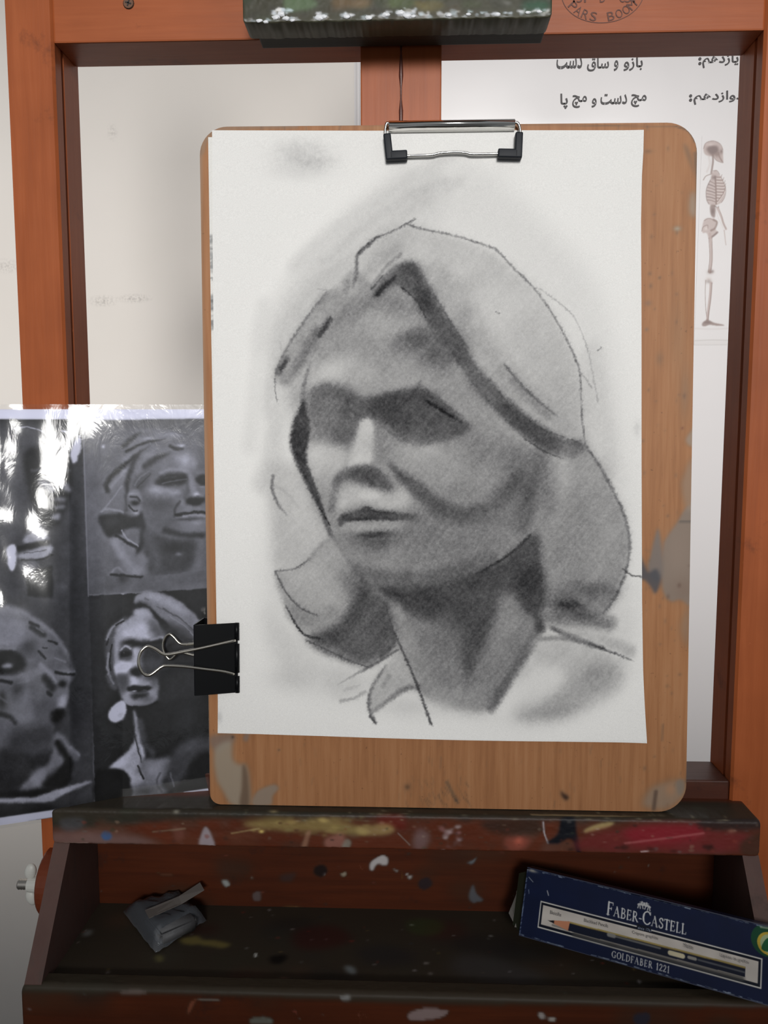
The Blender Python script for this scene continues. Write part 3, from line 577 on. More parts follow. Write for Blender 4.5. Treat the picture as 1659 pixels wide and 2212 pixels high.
    P([(640,652),(700,630),(825,640),(850,660),(720,666),(650,682)], .46, .9, 5); S([(615,692),(700,681),(760,668),(850,680)], 15, .115, .95, .5); S([(670,697),(760,690),(820,702)], 15, .53, .9, .7); B(700, 722, 80, 10, .23, .8); P([(655,742),(740,728),(840,740),(830,790),(740,802),(680,782)], .47, .88, 9); B(760, 745, 40, 14, .55, .7); B(560, 770, 60, 50, .34, .7); S([(540,800),(680,832),(800,832)], 34, .20, .85, .8)
    P([(118,1122),(380,1134),(700,1092),(850,1080),(850,1202),(120,1242)], .395, .95, 2, smooth=False); B(240, 1140, 36, 34, .24, .8); B(160, 1190, 30, 40, .36, .5); B(700, 1150, 120, 40, .36, .6)
    # ---- upper left: dark face seen from the side, hat brim with a white tassel
    c.C = Crop(0, 890, .33051)
    B(480, 700, 50, 420, .24, .7); B(190, 140, 130, 60, .34, .7); B(60, 600, 90, 320, .36, .7); B(-300, 600, 300, 500, .36, .8)
    S([(90,108),(200,100),(285,132)], 6, .62, .8, .6); S([(405,120),(470,140),(522,156)], 8, .72, .85, .6); P([(505,158),(530,200),(512,290),(482,336),(460,312),(468,230)], .74, 1, 2)
    P([(160,260),(330,240),(455,300),(462,510),(440,600),(425,660),(385,735),(305,740),(235,640),(185,520)], .14, 1, 6); P([(240,448),(300,438),(365,490),(352,522),(300,512)], .50, .9, 6); S([(205,382),(300,372),(455,382)], 18, .31, .8, .7); B(300, 300, 110, 40, .17, .6); B(395, 410, 40, 22, .08, .8)
    P([(400,482),(438,458),(466,515),(430,522)], .45, .95, 4); P([(352,562),(395,553),(432,563),(425,586),(362,582)], .43, .95, 3); P([(348,612),(420,604),(416,630),(362,630)], .48, .95, 3); P([(328,692),(368,660),(396,664),(386,702)], .52, .95, 4); B(260, 560, 30, 70, .22, .6); B(430, 680, 40, 60, .33, .6)
    P([(148,832),(228,738),(272,760),(322,822),(260,852),(200,862)], .57, .95, 4); P([(108,932),(200,900),(322,868),(338,920),(250,962),(150,967)], .60, .95, 4); S([(108,892),(200,872),(300,850)], 24, .13, .9, .7); S([(140,968),(260,962),(338,932)], 11, .14, .9, .6); P([(118,982),(230,962),(242,1010),(160,1052)], .42, .9, 5); S([(150,920),(220,915),(300,900)], 5, .3, .7, .6); S([(170,800),(230,770)], 10, .36, .7, .7)
    P([(168,1062),(340,1000),(346,1216),(180,1202)], .125, .95, 5, smooth=False); P([(44,902),(70,868),(102,880),(102,980),(80,1037),(50,990)], .76, 1, 2); S([(440,900),(450,1050),(410,1165)], 60, .33, .8, .8); B(410, 1140, 30, 26, .40, .6)
    # ---- lower left: bald old head looking down to the left
    c.C = Crop(0, 1280, .39347)
    B(450, 600, 60, 500, .32, .7); B(300, 60, 160, 40, .32, .5); B(430, 150, 90, 90, .34, .5)
    P([(-300,400),(-150,200),(0,80),(60,70),(130,93),(220,150),(300,220),(360,300),(402,400),(412,440),(396,482),(376,502),(372,580),(352,660),(302,722),(290,780),(280,850),(200,970),(100,1010),(-300,950)], .42, 1, 3)
    P([(-60,150),(80,130),(152,170),(152,240),(100,302),(-60,290)], .56, .9, 12); B(60, 100, 80, 24, .52, .8, 10); P([(108,302),(150,270),(202,282),(190,332),(140,342)], .32, .85, 7); P([(160,150),(260,188),(342,300),(392,390),(322,402),(250,382),(222,300),(200,222)], .44, .8, 8); B(-120, 500, 100, 300, .46, .8)
    S([(120,110),(220,165),(300,235),(360,320)], 16, .50, .7, .8); S([(160,162),(208,182)], 13, .20, .9, .6); S([(175,190),(238,232)], 24, .22, .9, .7); S([(200,195),(235,215)], 8, .44, .8, .7); S([(265,264),(312,282)], 10, .20, .85, .6); S([(212,322),(248,362)], 10, .22, .85, .6); S([(235,300),(256,306)], 7, .2, .7, .6); S([(330,330),(385,400)], 20, .36, .7, .8); S([(300,360),(360,380)], 8, .54, .6, .7)
    P([(-40,330),(50,308),(112,340),(142,390),(120,432),(60,442),(-40,442)], .12, .95, 5); P([(8,402),(40,384),(72,394),(50,414),(14,414)], .52, .95, 3); S([(-20,300),(80,306)], 16, .50, .8, .7); S([(-20,458),(70,467),(122,450)], 13, .44, .85, .7); S([(-20,482),(62,492)], 15, .17, .9, .7); S([(100,500),(160,480)], 12, .5, .7, .8)
    P([(120,432),(190,420),(232,398),(242,440),(180,472),(130,492)], .52, .9, 7); P([(58,522),(110,500),(132,540),(90,572)], .23, .9, 8); B(140, 590, 40, 60, .49, .8); B(200, 540, 34, 60, .40, .6); S([(222,398),(270,440),(302,492)], 24, .54, .9, .7)
    P([(308,432),(400,420),(408,450),(377,502),(372,580),(330,642),(298,592),(320,502)], .47, .97, 3); S([(308,437),(350,447),(405,446)], 14, .16, .9, .6); B(342, 500, 24, 18, .10, .9); S([(248,470),(286,522)], 32, .17, .9, .7); P([(318,582),(362,560),(356,612),(325,642)], .60, .95, 3); S([(260,545),(280,560)], 16, .14, .8, .7); P([(278,652),(352,640),(342,692),(290,722)], .10, .95, 4); S([(370,440),(408,432)], 9, .58, .7, .7)
    B(8, 590, 26, 50, .15, .85); S([(-20,560),(38,602)], 12, .4, .7, .7); S([(-20,660),(50,682),(82,712)], 20, .16, .9, .7); B(24, 760, 44, 50, .45, .85); P([(78,642),(150,620),(182,680),(140,742),(90,722)], .49, .88, 9); B(240, 640, 50, 60, .37, .7); P([(48,772),(120,750),(282,732),(272,830),(180,862),(60,862)], .26, .9, 12)
    P([(28,852),(180,882),(272,852),(250,952),(160,1022),(60,1092),(-90,1100),(-30,900)], .19, .93, 10); B(120, 900, 40, 60, .25, .5)
    P([(298,780),(342,778),(400,850),(438,880),(426,922),(380,914),(340,940),(260,1002),(200,1082),(108,1096),(150,1030),(270,930)], .46, .97, 4); S([(318,826),(352,882),(372,912)], 32, .12, .93, .6); S([(388,850),(432,892)], 15, .54, .85, .7); P([(168,1002),(230,960),(252,990),(190,1062)], .54, .88, 6); P([(238,1067),(300,990),(350,940),(392,918),(392,990),(360,1062)], .11, .95, 4)
    P([(-300,1090),(0,1090),(200,1080),(342,1064),(200,1116),(0,1130),(-300,1140)], .15, .9, 4); P([(-300,1140),(0,1130),(100,1125),(200,1120),(330,1075),(480,1035),(496,1045),(380,1092),(250,1152),(0,1157),(-300,1165)], .57, .97, 2); P([(-300,1168),(0,1160),(200,1156),(292,1192),(0,1226),(-300,1250)], .23, .93, 3)
    # ---- lower right: woman's head with turban and drop earring, lit from the left
    c.C = Crop(190, 1270, .36984)
    B(60, 500, 60, 420, .215, .8); B(150, 850, 80, 90, .14, .6)
    P([(273,92),(272,50),(308,25),(370,18),(460,38),(550,88),(620,150),(662,195),(720,210),(720,340),(600,300),(500,240),(430,180),(370,122),(310,92)], .49, 1, 2.5); P([(295,52),(370,30),(460,58),(545,110),(590,165),(480,122),(380,72)], .62, .9, 6); P([(276,97),(330,88),(390,150),(450,200),(484,252),(420,242),(380,182),(330,122)], .165, .95, 4); P([(430,190),(520,215),(620,270),(620,340),(520,322),(460,262)], .26, .9, 8)
    S([(440,120),(540,180),(620,250)], 7, .34, .8, .7); S([(470,160),(560,220),(620,280)], 6, .52, .7, .7); S([(400,110),(500,150)], 6, .40, .7, .7); S([(330,60),(350,70)], 8, .40, .7, .7)
    P([(118,292),(170,210),(262,160),(268,132),(342,118),(392,180),(440,260),(452,330),(432,420),(412,520),(416,610),(390,662),(320,692),(250,692),(200,652),(180,582),(155,500),(140,420)], .58, 1, 3)
    P([(100,302),(130,230),(190,178),(235,163),(172,230),(152,290),(152,380),(142,480),(172,560),(160,597),(120,562),(104,480)], .35, .97, 3); S([(108,300),(140,235),(200,185)], 12, .56, .85, .7); S([(120,380),(112,440),(118,500)], 11, .54, .85, .7); S([(125,510),(150,560)], 9, .5, .8, .7); S([(165,215),(205,190)], 9, .12, .85, .6); S([(140,330),(128,400),(130,480)], 7, .12, .85, .6); S([(106,330),(118,300)], 8, .14, .8, .6)
    P([(190,252),(260,200),(340,198),(384,240),(350,282),(260,292),(200,290)], .74, .9, 9); B(310, 150, 40, 28, .64, .8); P([(360,180),(432,230),(464,292),(400,292),(360,242)], .34, .88, 7); B(190, 300, 24, 26, .60, .6)
    P([(178,342),(210,308),(260,300),(322,310),(442,293),(444,330),(332,352),(270,347),(212,330)], .12, .95, 4); S([(368,300),(420,288),(444,294)], 13, .56, .85, .7); P([(183,372),(200,338),(240,343),(262,380),(252,427),(210,432),(188,412)], .27, .9, 3); B(216, 386, 28, 14, .05, .95); S([(190,360),(215,340),(248,352)], 10, .64, .9, .6); B(222, 408, 26, 6, .34, .8); B(207, 380, 5, 5, .5, .7)
    P([(153,472),(190,430),(250,428),(268,460),(220,502),(180,512),(160,500)], .80, .95, 5); P([(268,360),(312,348),(322,430),(300,472),(253,472)], .64, .93, 5); P([(253,474),(300,460),(318,502),(270,522),(243,502)], .12, .95, 4); P([(228,522),(260,508),(292,540),(282,567),(233,567)], .70, .95, 4)
    P([(322,350),(440,330),(455,430),(640,450),(640,640),(430,652),(416,560),(380,540),(332,522),(312,452)], .195, .95, 6); P([(330,402),(420,420),(432,470),(370,492),(332,452)], .34, .85, 8); B(380, 350, 40, 12, .14, .6); P([(158,512),(220,502),(242,542),(222,602),(190,612)], .32, .9, 5)
    P([(223,592),(260,567),(310,572),(374,575),(340,602),(290,607),(250,602)], .09, .97, 2.5); B(268, 600, 15, 5, .64, .9); B(330, 599, 24, 5, .38, .85); P([(248,622),(340,610),(352,632),(290,647),(253,642)], .12, .95, 4); P([(203,640),(250,640),(262,672),(230,684)], .58, .9, 4); B(350, 650, 50, 24, .38, .8); S([(198,662),(240,694),(330,696),(400,670)], 13, .09, .9, .6); B(385, 560, 24, 34, .34, .6)
    P([(116,732),(140,690),(186,658),(217,664),(224,710),(202,762),(155,787),(124,767)], .74, 1, 2.5); B(190, 745, 26, 24, .60, .7); S([(150,700),(190,680)], 8, .84, .7, .7)
    P([(265,702),(430,682),(640,640),(650,850),(560,902),(480,982),(360,962),(310,902),(284,800)], .14, .97, 6); B(570, 760, 60, 100, .215, .8); P([(263,716),(281,740),(302,850),(332,950),(322,1012),(298,960),(279,850)], .68, .97, 3); S([(302,780),(330,900),(375,965)], 34, .33, .8, .8)
    P([(116,1062),(140,1030),(220,960),(265,900),(275,858),(300,960),(322,1050),(332,1130),(240,1182),(241,1120),(216,1075),(160,1056)], .63, 1, 3); B(200, 1020, 50, 26, .70, .8, -30); S([(272,870),(296,960),(312,1020)], 6, .22, .85, .6)
    P([(310,1002),(400,1000),(482,990),(472,1080),(430,1142),(460,1202),(240,1232),(240,1150),(322,1120)], .51, .97, 5); B(380, 1060, 50, 40, .58, .8); S([(292,1040),(308,1080),(322,1112)], 9, .16, .9, .6); B(300, 1060, 20, 20, .4, .6); B(330, 1185, 80, 30, .31, .85); S([(420,1080),(400,1140),(430,1190)], 10, .34, .7, .8)
    P([(472,1002),(560,890),(640,868),(720,880),(720,960),(620,992),(560,1102),(480,1182),(450,1152)], .30, .95, 7); B(600, 930, 60, 26, .36, .7, -20); S([(480,1080),(500,1160)], 8, .44, .7, .8); P([(620,1002),(720,960),(720,1182),(520,1192),(582,1102)], .125, .95, 6)
    P([(48,1072),(160,1060),(216,1080),(242,1130),(242,1217),(50,1252)], .105, .97, 3)
    c.C = None
    P([(-260,1795),(0,1767),(112,1750),(205,1738),(330,1722),(452,1702),(452,1716),(330,1733),(112,1766),(0,1783),(-260,1820)], .80, 1, 1, smooth=False)
    P([(-260,885),(452,884),(452,903),(-260,906)], .84, 1, 1, smooth=False)
    g = c.rgb[..., 0]; h, w_ = g.shape; yy, xx = np.mgrid[0:h, 0:w_]; lo = g < .765
    a_, b_ = (vnoise(h, w_, 9, c.rng) - .5)*2.6, (vnoise(h, w_, 9, c.rng) - .5)*2.6
    g2 = g[np.clip(yy + a_, 0, h - 1).astype(int), np.clip(xx + b_, 0, w_ - 1).astype(int)]; edge = (yy < 26) | (yy > h - 22); g2 = np.where(edge, g, g2)
    g2 = g2 + .45*(g2 - blur2(g2, 14)); n4 = vnoise(h, w_, 13, c.rng) - .5
    g2 = (g2 - .05)*1.12 + n4*.05*np.clip(g2*2, 0, 1)
    n = vnoise(c.ny, c.nx, 2.2, c.rng) - .5; n2 = vnoise(c.ny, c.nx, 7, c.rng) - .5
    g = np.where(lo, np.clip(g2 + n*.03 + n2*.035, .02, .80), g)
    c.rgb[:] = g[..., None]
    S([(179,906),(191,1288)], 2.2, .58, .8, .4)
    c.rgb[:] = c.rgb*np.array([.975, .98, 1.06])

def draw_skeleton(c):
    """anatomical side view of a skeleton, sepia print"""
    P, S, B = c.poly, c.stroke, c.blob
    d, m_, l_ = (.38, .28, .26), (.51, .41, .38), (.71, .63, .61)
    c.C = Crop(1500, 290, 1/9.62)
    P([(180,330),(200,220),(280,150),(400,135),(520,180),(590,300),(600,460),(600,590),(550,590),(440,540),(400,460),(330,465),(220,430)], l_, .95, 6)
    P([(250,300),(340,240),(470,250),(500,350),(430,420),(350,430),(290,380)], d, .8, 14); B(470, 420, 50, 50, m_, .8); B(560, 360, 30, 40, d, .6); S([(500,380),(520,470),(590,590)], 26, m_, .7, .7); S([(190,300),(240,180),(400,140),(540,210),(590,320)], 14, m_, .7, .7); S([(400,460),(450,540),(560,592)], 14, m_, .8, .7); B(340, 215, 80, 24, (.86,.80,.78), .6)
    S([(380,430),(385,560),(370,680),(350,800)], 44, m_, .9, .6); S([(300,480),(320,620),(260,780)], 50, l_, .5, .9); S([(185,950),(240,870),(370,820)], 26, m_, .8, .7)
    P([(360,800),(440,745),(500,800),(590,950),(650,1120),(640,1280),(570,1420),(420,1490),(290,1460),(240,1330),(235,1180),(270,1040),(330,930)], l_, .9, 8)
    for k in range(9):
        y = 880 + k*62; e = 500 + 150*math.sin((k + 1.6)/10*math.pi)
        S([(455,y + 10),(e - 30, y + 14),(e, y - 40)], 16, m_, .85, .6); S([(455,y + 40),(e - 30, y + 42),(e, y - 5)], 14, (.86,.81,.79), .7, .6)
        if k > 1: lx = float(np.interp(y - 30, [930, 1040, 1180, 1330, 1460], [345, 290, 255, 258, 305])); S([(430,y + 30),((430 + lx)/2, y),(lx, y - 34 + k*3)], 18, d if k % 2 else m_, .7, .6)
    S([(430,880),(445,1150),(450,1450)], 30, m_, .9, .6); S([(560,900),(648,1130),(630,1300),(560,1420)], 12, m_, .8, .6); S([(330,950),(245,1150),(250,1350),(300,1450)], 14, d, .7, .6); S([(390,760),(470,760),(520,830)], 20, m_, .7, .7); B(400, 900, 50, 40, d, .6)
    P([(320,1490),(430,1480),(440,1640),(420,1740),(340,1690)], m_, .9, 8); B(380, 1600, 40, 70, d, .7); S([(420,1490),(490,1530),(500,1500)], 26, d, .7, .7)
    S([(480,1540),(560,1720),(600,1850),(655,1970)], 50, l_, .9, .5); S([(500,1510),(560,1680),(600,1840),(655,1960)], 8, m_, .9, .6); S([(440,1560),(500,1750),(590,1950),(640,2150)], 8, l_, .9, .6); S([(620,2000),(640,2200),(655,2300)], 26, l_, .8, .5)
    P([(190,1790),(260,1740),(400,1750),(480,1830),(440,1960),(490,2040),(400,2130),(300,2180),(250,2060),(170,2060),(150,1960)], l_, .9, 8); S([(200,1800),(290,1750),(390,1780)], 12, m_, .8, .7); S([(400,1780),(470,1830),(430,1950),(350,2000)], 40, m_, .8, .8); S([(480,2040),(400,2110),(320,2160)], 40, d, .7, .8); S([(150,2020),(180,1930),(270,1890),(280,1960)], 14, m_, .8, .7); B(240, 1960, 34, 34, (.88,.84,.82), .7)
    c.C = Crop(1360, 250, 1/3.405)
    S([(590,870),(598,960),(600,1060),(590,1150)], 20, l_, .95, .5); S([(582,900),(588,1040),(578,1150)], 5, m_, .9, .5); S([(606,900),(608,1050),(600,1130)], 5, m_, .9, .5)
    B(592, 1150, 24, 18, m_, .85); B(610, 1145, 12, 12, d, .6); B(580, 1200, 24, 18, (.84,.79,.77), .8); B(582, 1222, 24, 16, d, .6)
    S([(560,1210),(556,1300),(560,1420),(568,1490)], 6, m_, .9, .5); S([(598,1230),(592,1320),(580,1420),(572,1500)], 20, l_, .95, .5); S([(606,1230),(598,1340),(584,1440),(576,1500)], 6, m_, .9, .5)
    P([(530,1530),(555,1505),(580,1500),(620,1520),(690,1535),(690,1548),(620,1545),(590,1540),(560,1550),(535,1550)], m_, .9, 3); B(570, 1520, 30, 10, d, .6)
    S([(480,1565),(600,1570),(720,1565)], 14, (.80,.76,.75), .6, .9); S([(480,1655),(600,1650),(720,1652)], 9, (.72,.70,.69), .7, .8); S([(480,1690),(720,1690)], 70, (.82,.80,.79), .6, .9)
    c.C = None

def dabs(c, n, x0, x1, y0, y1, pal, rmin, rmax, a=.8, ratio=(.4, 1.), blur=.8):
    r = c.rng
    for _ in range(n):
        x, y = r.uniform(x0, x1), r.uniform(y0, y1); s_ = r.uniform(rmin, rmax); q = s_*r.uniform(*ratio); t = r.uniform(0, 6.3)
        k = [(x + math.cos(t + i*.785)*s_*r.uniform(.6, 1.1), y + math.sin(t + i*.785)*q*r.uniform(.6, 1.1)) for i in range(8)]
        col = np.array(pal[r.integers(len(pal))])/255*r.uniform(.85, 1.15)
        c.poly(k, col, a*r.uniform(.6, 1), blur)

def draw_board_stains(c):
    P, S, B = c.poly, c.stroke, c.blob
    g1, g2, dk = (.52, .47, .43), (.60, .56, .50), (.30, .30, .32)
    # large grey paint stain on the right edge
    P([(1492,1090),(1478,1100),(1462,1128),(1440,1160),(1432,1180),(1428,1250),(1434,1285),(1450,1300),(1470,1296),(1490,1310),(1500,1300),(1500,1090)], g1, .95, 3); B(1465, 1200, 30, 60, (.57,.50,.45), .6); B(1478, 1275, 24, 26, (.50,.42,.37), .6)
    P([(1422,1140),(1412,1165),(1404,1200),(1398,1225),(1408,1250),(1420,1258),(1432,1240),(1430,1180)], (.46,.44,.43), .9, 3)
    P([(1382,1198),(1392,1215),(1402,1235),(1418,1228),(1428,1250),(1424,1272),(1414,1284),(1404,1268),(1392,1255),(1380,1248)], dk, .95, 2.5)
    P([(1486,1000),(1478,1020),(1470,1050),(1482,1100),(1500,1090),(1500,990)], (.60,.53,.47), .7, 5); P([(1490,1300),(1475,1330),(1468,1360),(1480,1395),(1490,1390),(1496,1300)], (.58,.50,.43), .7, 6)
    P([(1492,930),(1480,950),(1490,965),(1500,960),(1500,920)], (.62,.57,.52), .8, 3); S([(1468,1127),(1492,1127)], 3, .25, .8, .5); P([(1476,310),(1490,325),(1502,380),(1494,365),(1480,330)], (.45,.36,.29), .7, 3); S([(1500,330),(1506,400),(1507,520)], 5, .28, .6, .8)
    P([(1490,420),(1502,415),(1504,470),(1488,460)], (.64,.60,.55), .8, 4); B(1463, 494, 9, 6, (.66,.64,.58), .9); B(1400, 327, 9, 4, (.45,.32,.24), .7); B(1425, 600, 3, 3, .2, .9); B(1400, 655, 8, 6, (.45,.38,.36), .6); B(1425, 775, 8, 14, (.45,.36,.30), .5); B(1397, 712, 4, 4, .4, .7)
    B(1480, 850, 12, 60, (.52,.44,.38), .5); B(1465, 720, 20, 80, (.62,.50,.40), .3); B(1474, 925, 3, 3, (.4,.1,.12), .9)
    # lower left: pale grey wash with a brown strip on its right
    P([(452,1590),(500,1582),(510,1600),(490,1612),(470,1625),(455,1615)], (.47,.42,.40), .8, 4); P([(528,1585),(540,1582),(535,1602),(524,1598)], (.50,.45,.43), .8, 2)
    P([(462,1620),(500,1600),(505,1640),(520,1650),(532,1650),(540,1680),(540,1740),(500,1740),(480,1710),(465,1680)], g2, .9, 5); P([(524,1650),(535,1670),(538,1740),(518,1740),(522,1700)], (.40,.32,.26), .85, 3)
    P([(545,1740),(552,1712),(575,1698),(595,1694),(603,1704),(590,1720),(585,1740)], (.56,.51,.46), .9, 3); B(503, 1592, 3, 3, .15, .9); B(603, 1620, 3, 3, .2, .8)
    # lower right corner
    P([(1405,1700),(1440,1688),(1475,1685),(1478,1720),(1440,1750),(1400,1748),(1385,1735)], (.58,.52,.46), .8, 7); S([(1417,1710),(1412,1748)], 9, (.34,.27,.23), .8, .6); B(1448, 1705, 12, 16, (.70,.50,.36), .6); P([(1460,1690),(1475,1682),(1480,1700),(1468,1720)], (.50,.46,.42), .8, 3)
    S([(500,271),(470,274),(446,290),(434,320),(433,600),(441,1000),(449,1400),(452,1700),(456,1730)], 3, (.36,.30,.26), .7, .6); S([(1460,273),(1485,282),(1500,305),(1506,340),(1505,700),(1499,1000),(1493,1300),(1487,1600),(1483,1690)], 4, (.25,.23,.22), .85, .6)
    # scuffs and knots
    P([(1212,1706),(1218,1712),(1228,1718),(1230,1726),(1222,1730),(1214,1724),(1210,1714)], (.16,.10,.09), .95, 1.5); B(880, 1700, 8, 8, (.30,.22,.17), .8)
    S([(965,1690),(985,1728)], 9, (.36,.30,.24), .7, .6); S([(985,1728),(990,1735)], 6, .2, .7, .6)
    r = c.rng
    for _ in range(36): x, y = r.uniform(870, 1010), r.uniform(1675, 1738); S([(x, y), (x + r.uniform(4, 12), y + r.uniform(8, 20))], r.uniform(1.5, 3.5), (.36,.25,.18), r.uniform(.3, .7), .6)
    for _ in range(50): x, y = r.uniform(560, 1460), r.uniform(1600, 1740); S([(x, y), (x + r.uniform(-2, 2), y + r.uniform(4, 18))], r.uniform(1.2, 3), (.40,.28,.20), r.uniform(.2, .6), .6)
    for _ in range(50): x, y = r.uniform(1388, 1495), r.uniform(300, 1690); B(x, y, r.uniform(1.5, 4), r.uniform(1.5, 6), (.38,.29,.25), r.uniform(.3, .7))
    S([(1432,1565),(1430,1600)], 5, (.4,.3,.25), .6, .7); B(1391, 1576, 4, 4, .1, .9); S([(952,1635),(951,1660)], 3, .25, .6, .6)
    # grey worn rim along the upper left edge and the top
    S([(436,330),(446,300),(470,282),(520,275),(640,272)], 12, (.58,.52,.47), .6, .7); S([(434,340),(434,600),(445,1000),(452,1500)], 10, (.74,.62,.54), .5, .8)
    for x in (565, 613, 660, 735, 1335, 1398): S([(x, 272), (x + r.uniform(-3, 3), 282)], 3, (.3,.26,.24), .6, .6)
    S([(500,271),(700,270),(980,269),(1240,271),(1460,273)], 3, (.34,.28,.24), .7, .5)

def draw_ledge(c):
    P, S, B = c.poly, c.stroke, c.blob
    r = c.rng; k = lambda *q: np.array(q)/255*1.75
    dabs(c, 90, 110, 1640, 1742, 1845, [(90,60,48),(120,70,50),(70,60,52),(100,48,40),(84,74,70),(112,90,80)], 10, 46, .5, (.3, .8), 6)
    P([(105,1690),(1660,1690),(1660,1771),(1400,1776),(1000,1770),(700,1768),(400,1772),(105,1790)], k(26,27,23), .92, 7)
    dabs(c, 80, 110, 1640, 1700, 1775, [(44,46,40),(66,62,46),(40,38,36),(52,56,44),(70,66,60)], 6, 26, .5, (.2, .5), 4)
    P([(113,1795),(200,1792),(280,1800),(330,1815),(320,1828),(113,1828)], k(70,55,53), .85, 8); B(230, 1805, 13, 12, k(38,55,82), .95, 0, .2, 3); P([(215,1770),(270,1790),(260,1800),(210,1795)], k(55,35,26), .6, 6)
    P([(130,1770),(180,1768),(175,1790),(140,1795)], k(45,45,48), .7, 5)
    P([(430,1828),(434,1800),(442,1785),(450,1788),(458,1805),(464,1828)], k(92,86,90), .95, 2.5); S([(428,1829),(464,1831)], 4, k(130,126,128), .9, .5); B(380, 1752, 7, 6, k(85,82,75), .8); P([(372,1785),(398,1790),(395,1815),(378,1820)], k(74,46,40), .6, 5); S([(330,1797),(400,1790)], 5, k(82,70,58), .7, .8)
    P([(525,1775),(600,1765),(640,1772),(720,1768),(790,1790),(780,1806),(700,1800),(620,1798),(540,1788)], k(92,82,50), .8, 6); dabs(c, 36, 525, 800, 1764, 1806, [(170,150,92),(140,130,86),(200,176,110)], 4, 16, .6, (.2, .5), 2)
    B(565, 1796, 6, 4, k(140,125,75), .9); B(590, 1750, 9, 5, k(100,90,66), .7); S([(500,1800),(560,1790)], 4, k(110,100,70), .6, .7)
    P([(700,1812),(735,1800),(748,1812),(740,1832),(705,1834)], k(92,62,55), .85, 4); P([(650,1832),(660,1800),(672,1796),(662,1834)], k(92,68,55), .8, 3); P([(738,1830),(748,1812),(760,1818),(754,1834)], k(82,80,74), .85, 2)
    P([(815,1762),(870,1758),(878,1795),(850,1790),(818,1785)], k(62,20,16), .8, 6); P([(770,1785),(840,1780),(850,1800),(790,1806)], k(105,92,60), .75, 5); S([(860,1800),(885,1825)], 4, k(84,74,70), .8, .7)
    P([(900,1790),(930,1800),(915,1840),(890,1835)], k(76,62,64), .7, 6); dabs(c, 26, 950, 995, 1785, 1840, [(190,170,176),(160,110,112),(120,90,92),(220,205,210)], 3, 11, .85, (.3, .9), 1.2); P([(1090,1805),(1130,1800),(1150,1815),(1130,1840),(1090,1838)], k(84,44,36), .85, 6); B(1120, 1815, 10, 12, k(120,62,50), .7)
    P([(1040,1775),(1160,1770),(1170,1800),(1110,1806),(1060,1798)], k(28,22,18), .8, 7); S([(1174,1776),(1176,1800),(1184,1822)], 4, k(110,105,108), .9, .6)
    P([(1213,1766),(1240,1764),(1246,1795),(1252,1820),(1256,1848),(1246,1848),(1240,1822),(1228,1812),(1205,1824),(1182,1820),(1204,1800)], k(12,13,17), 1, 1.5)
    P([(1262,1792),(1290,1780),(1326,1776),(1318,1786),(1290,1794),(1264,1800)], k(108,98,66), .9, 2); P([(1270,1800),(1400,1780),(1500,1778),(1560,1790),(1620,1800),(1630,1842),(1300,1842),(1240,1830)], k(68,24,25), .85, 8); P([(1350,1790),(1450,1780),(1520,1785),(1500,1815),(1380,1825)], k(84,20,28), .7, 8); S([(1350,1822),(1430,1812),(1520,1800)], 5, k(100,58,58), .7, .8)
    P([(1520,1768),(1645,1766),(1648,1790),(1560,1794),(1510,1785)], k(24,20,20), .85, 5); P([(1600,1820),(1645,1800),(1645,1850),(1605,1850)], k(38,27,20), .8, 5); B(1580, 1795, 8, 5, k(90,62,52), .7); S([(1385,1840),(1400,1838)], 4, k(120,110,110), .8, .6)
    S([(1150,1755),(1300,1758),(1420,1756)], 5, k(104,92,70), .7, .8)
    for _ in range(60):
        x = r.uniform(500, 1600); B(x, r.uniform(1742, 1775), r.uniform(2, 10), r.uniform(1, 3), np.array([.62,.58,.48])*r.uniform(.6, 1.2), r.uniform(.3, .8))
    S([(117,1824),(190,1826)], 3, k(120,110,105), .6, .6)
    dabs(c, 150, 115, 1640, 1772, 1842, [(150,120,100),(70,40,34),(44,34,30),(170,150,130),(120,56,46),(96,92,90),(60,66,50)], 2, 8, .6, (.2, .8), 1.)
    dabs(c, 40, 300, 1640, 1830, 1846, [(30,18,14),(44,26,20),(120,80,66)], 4, 14, .7, (.2, .5), 2)
def draw_clamp(c):
    P, S, B = c.poly, c.stroke, c.blob
    r = c.rng
    dabs(c, 60, 520, 1200, -40, 50, [(70,70,58),(60,74,54),(92,82,66),(84,92,70),(66,60,54),(104,84,62)], 10, 36, .7, (.3, .9), 4)
    P([(640,-20),(690,5),(670,22),(620,26),(610,0)], (.42,.52,.38), .8, 4); P([(720,-10),(800,-4),(790,18),(720,20)], (.52,.40,.28), .7, 5); P([(850,-10),(900,0),(880,20),(840,15)], (.36,.42,.26), .7, 4); P([(900,0),(960,5),(950,25),(900,20)], (.56,.50,.28), .6, 4); P([(1130,0),(1185,0),(1180,25),(1130,22)], (.14,.34,.24), .8, 5); P([(1080,0),(1110,0),(1100,16)], (.62,.62,.60), .7, 3); P([(1000,0),(1040,0),(1040,18),(1000,18)], (.30,.34,.22), .7, 4)
    wh = [(226,228,235),(205,214,222),(190,205,212),(232,230,228)]
    for x0, x1, y0, y1, n in [(526,560,40,52,10),(545,582,43,50,10),(586,632,20,46,30),(625,645,38,48,8),(676,706,28,46,20),(735,760,28,42,14),(778,808,32,44,14),(820,848,24,40,16),(856,900,18,40,26),(905,930,26,40,12),(948,990,24,40,18),(1000,1030,24,38,10),(1040,1110,26,36,20),(1120,1186,20,32,18)]:
        dabs(c, n, x0, x1, y0, y1, wh, 3, 9, .9, (.3, .8), .8)
    B(612, 34, 6, 4, (.3,.3,.28), .8)
    for _ in range(40): x = r.uniform(530, 1190); B(x, 50 - (x - 525)*.022 + r.uniform(-8, 2), r.uniform(2, 7), r.uniform(1, 2.5), (.82,.84,.86), r.uniform(.3, .9))

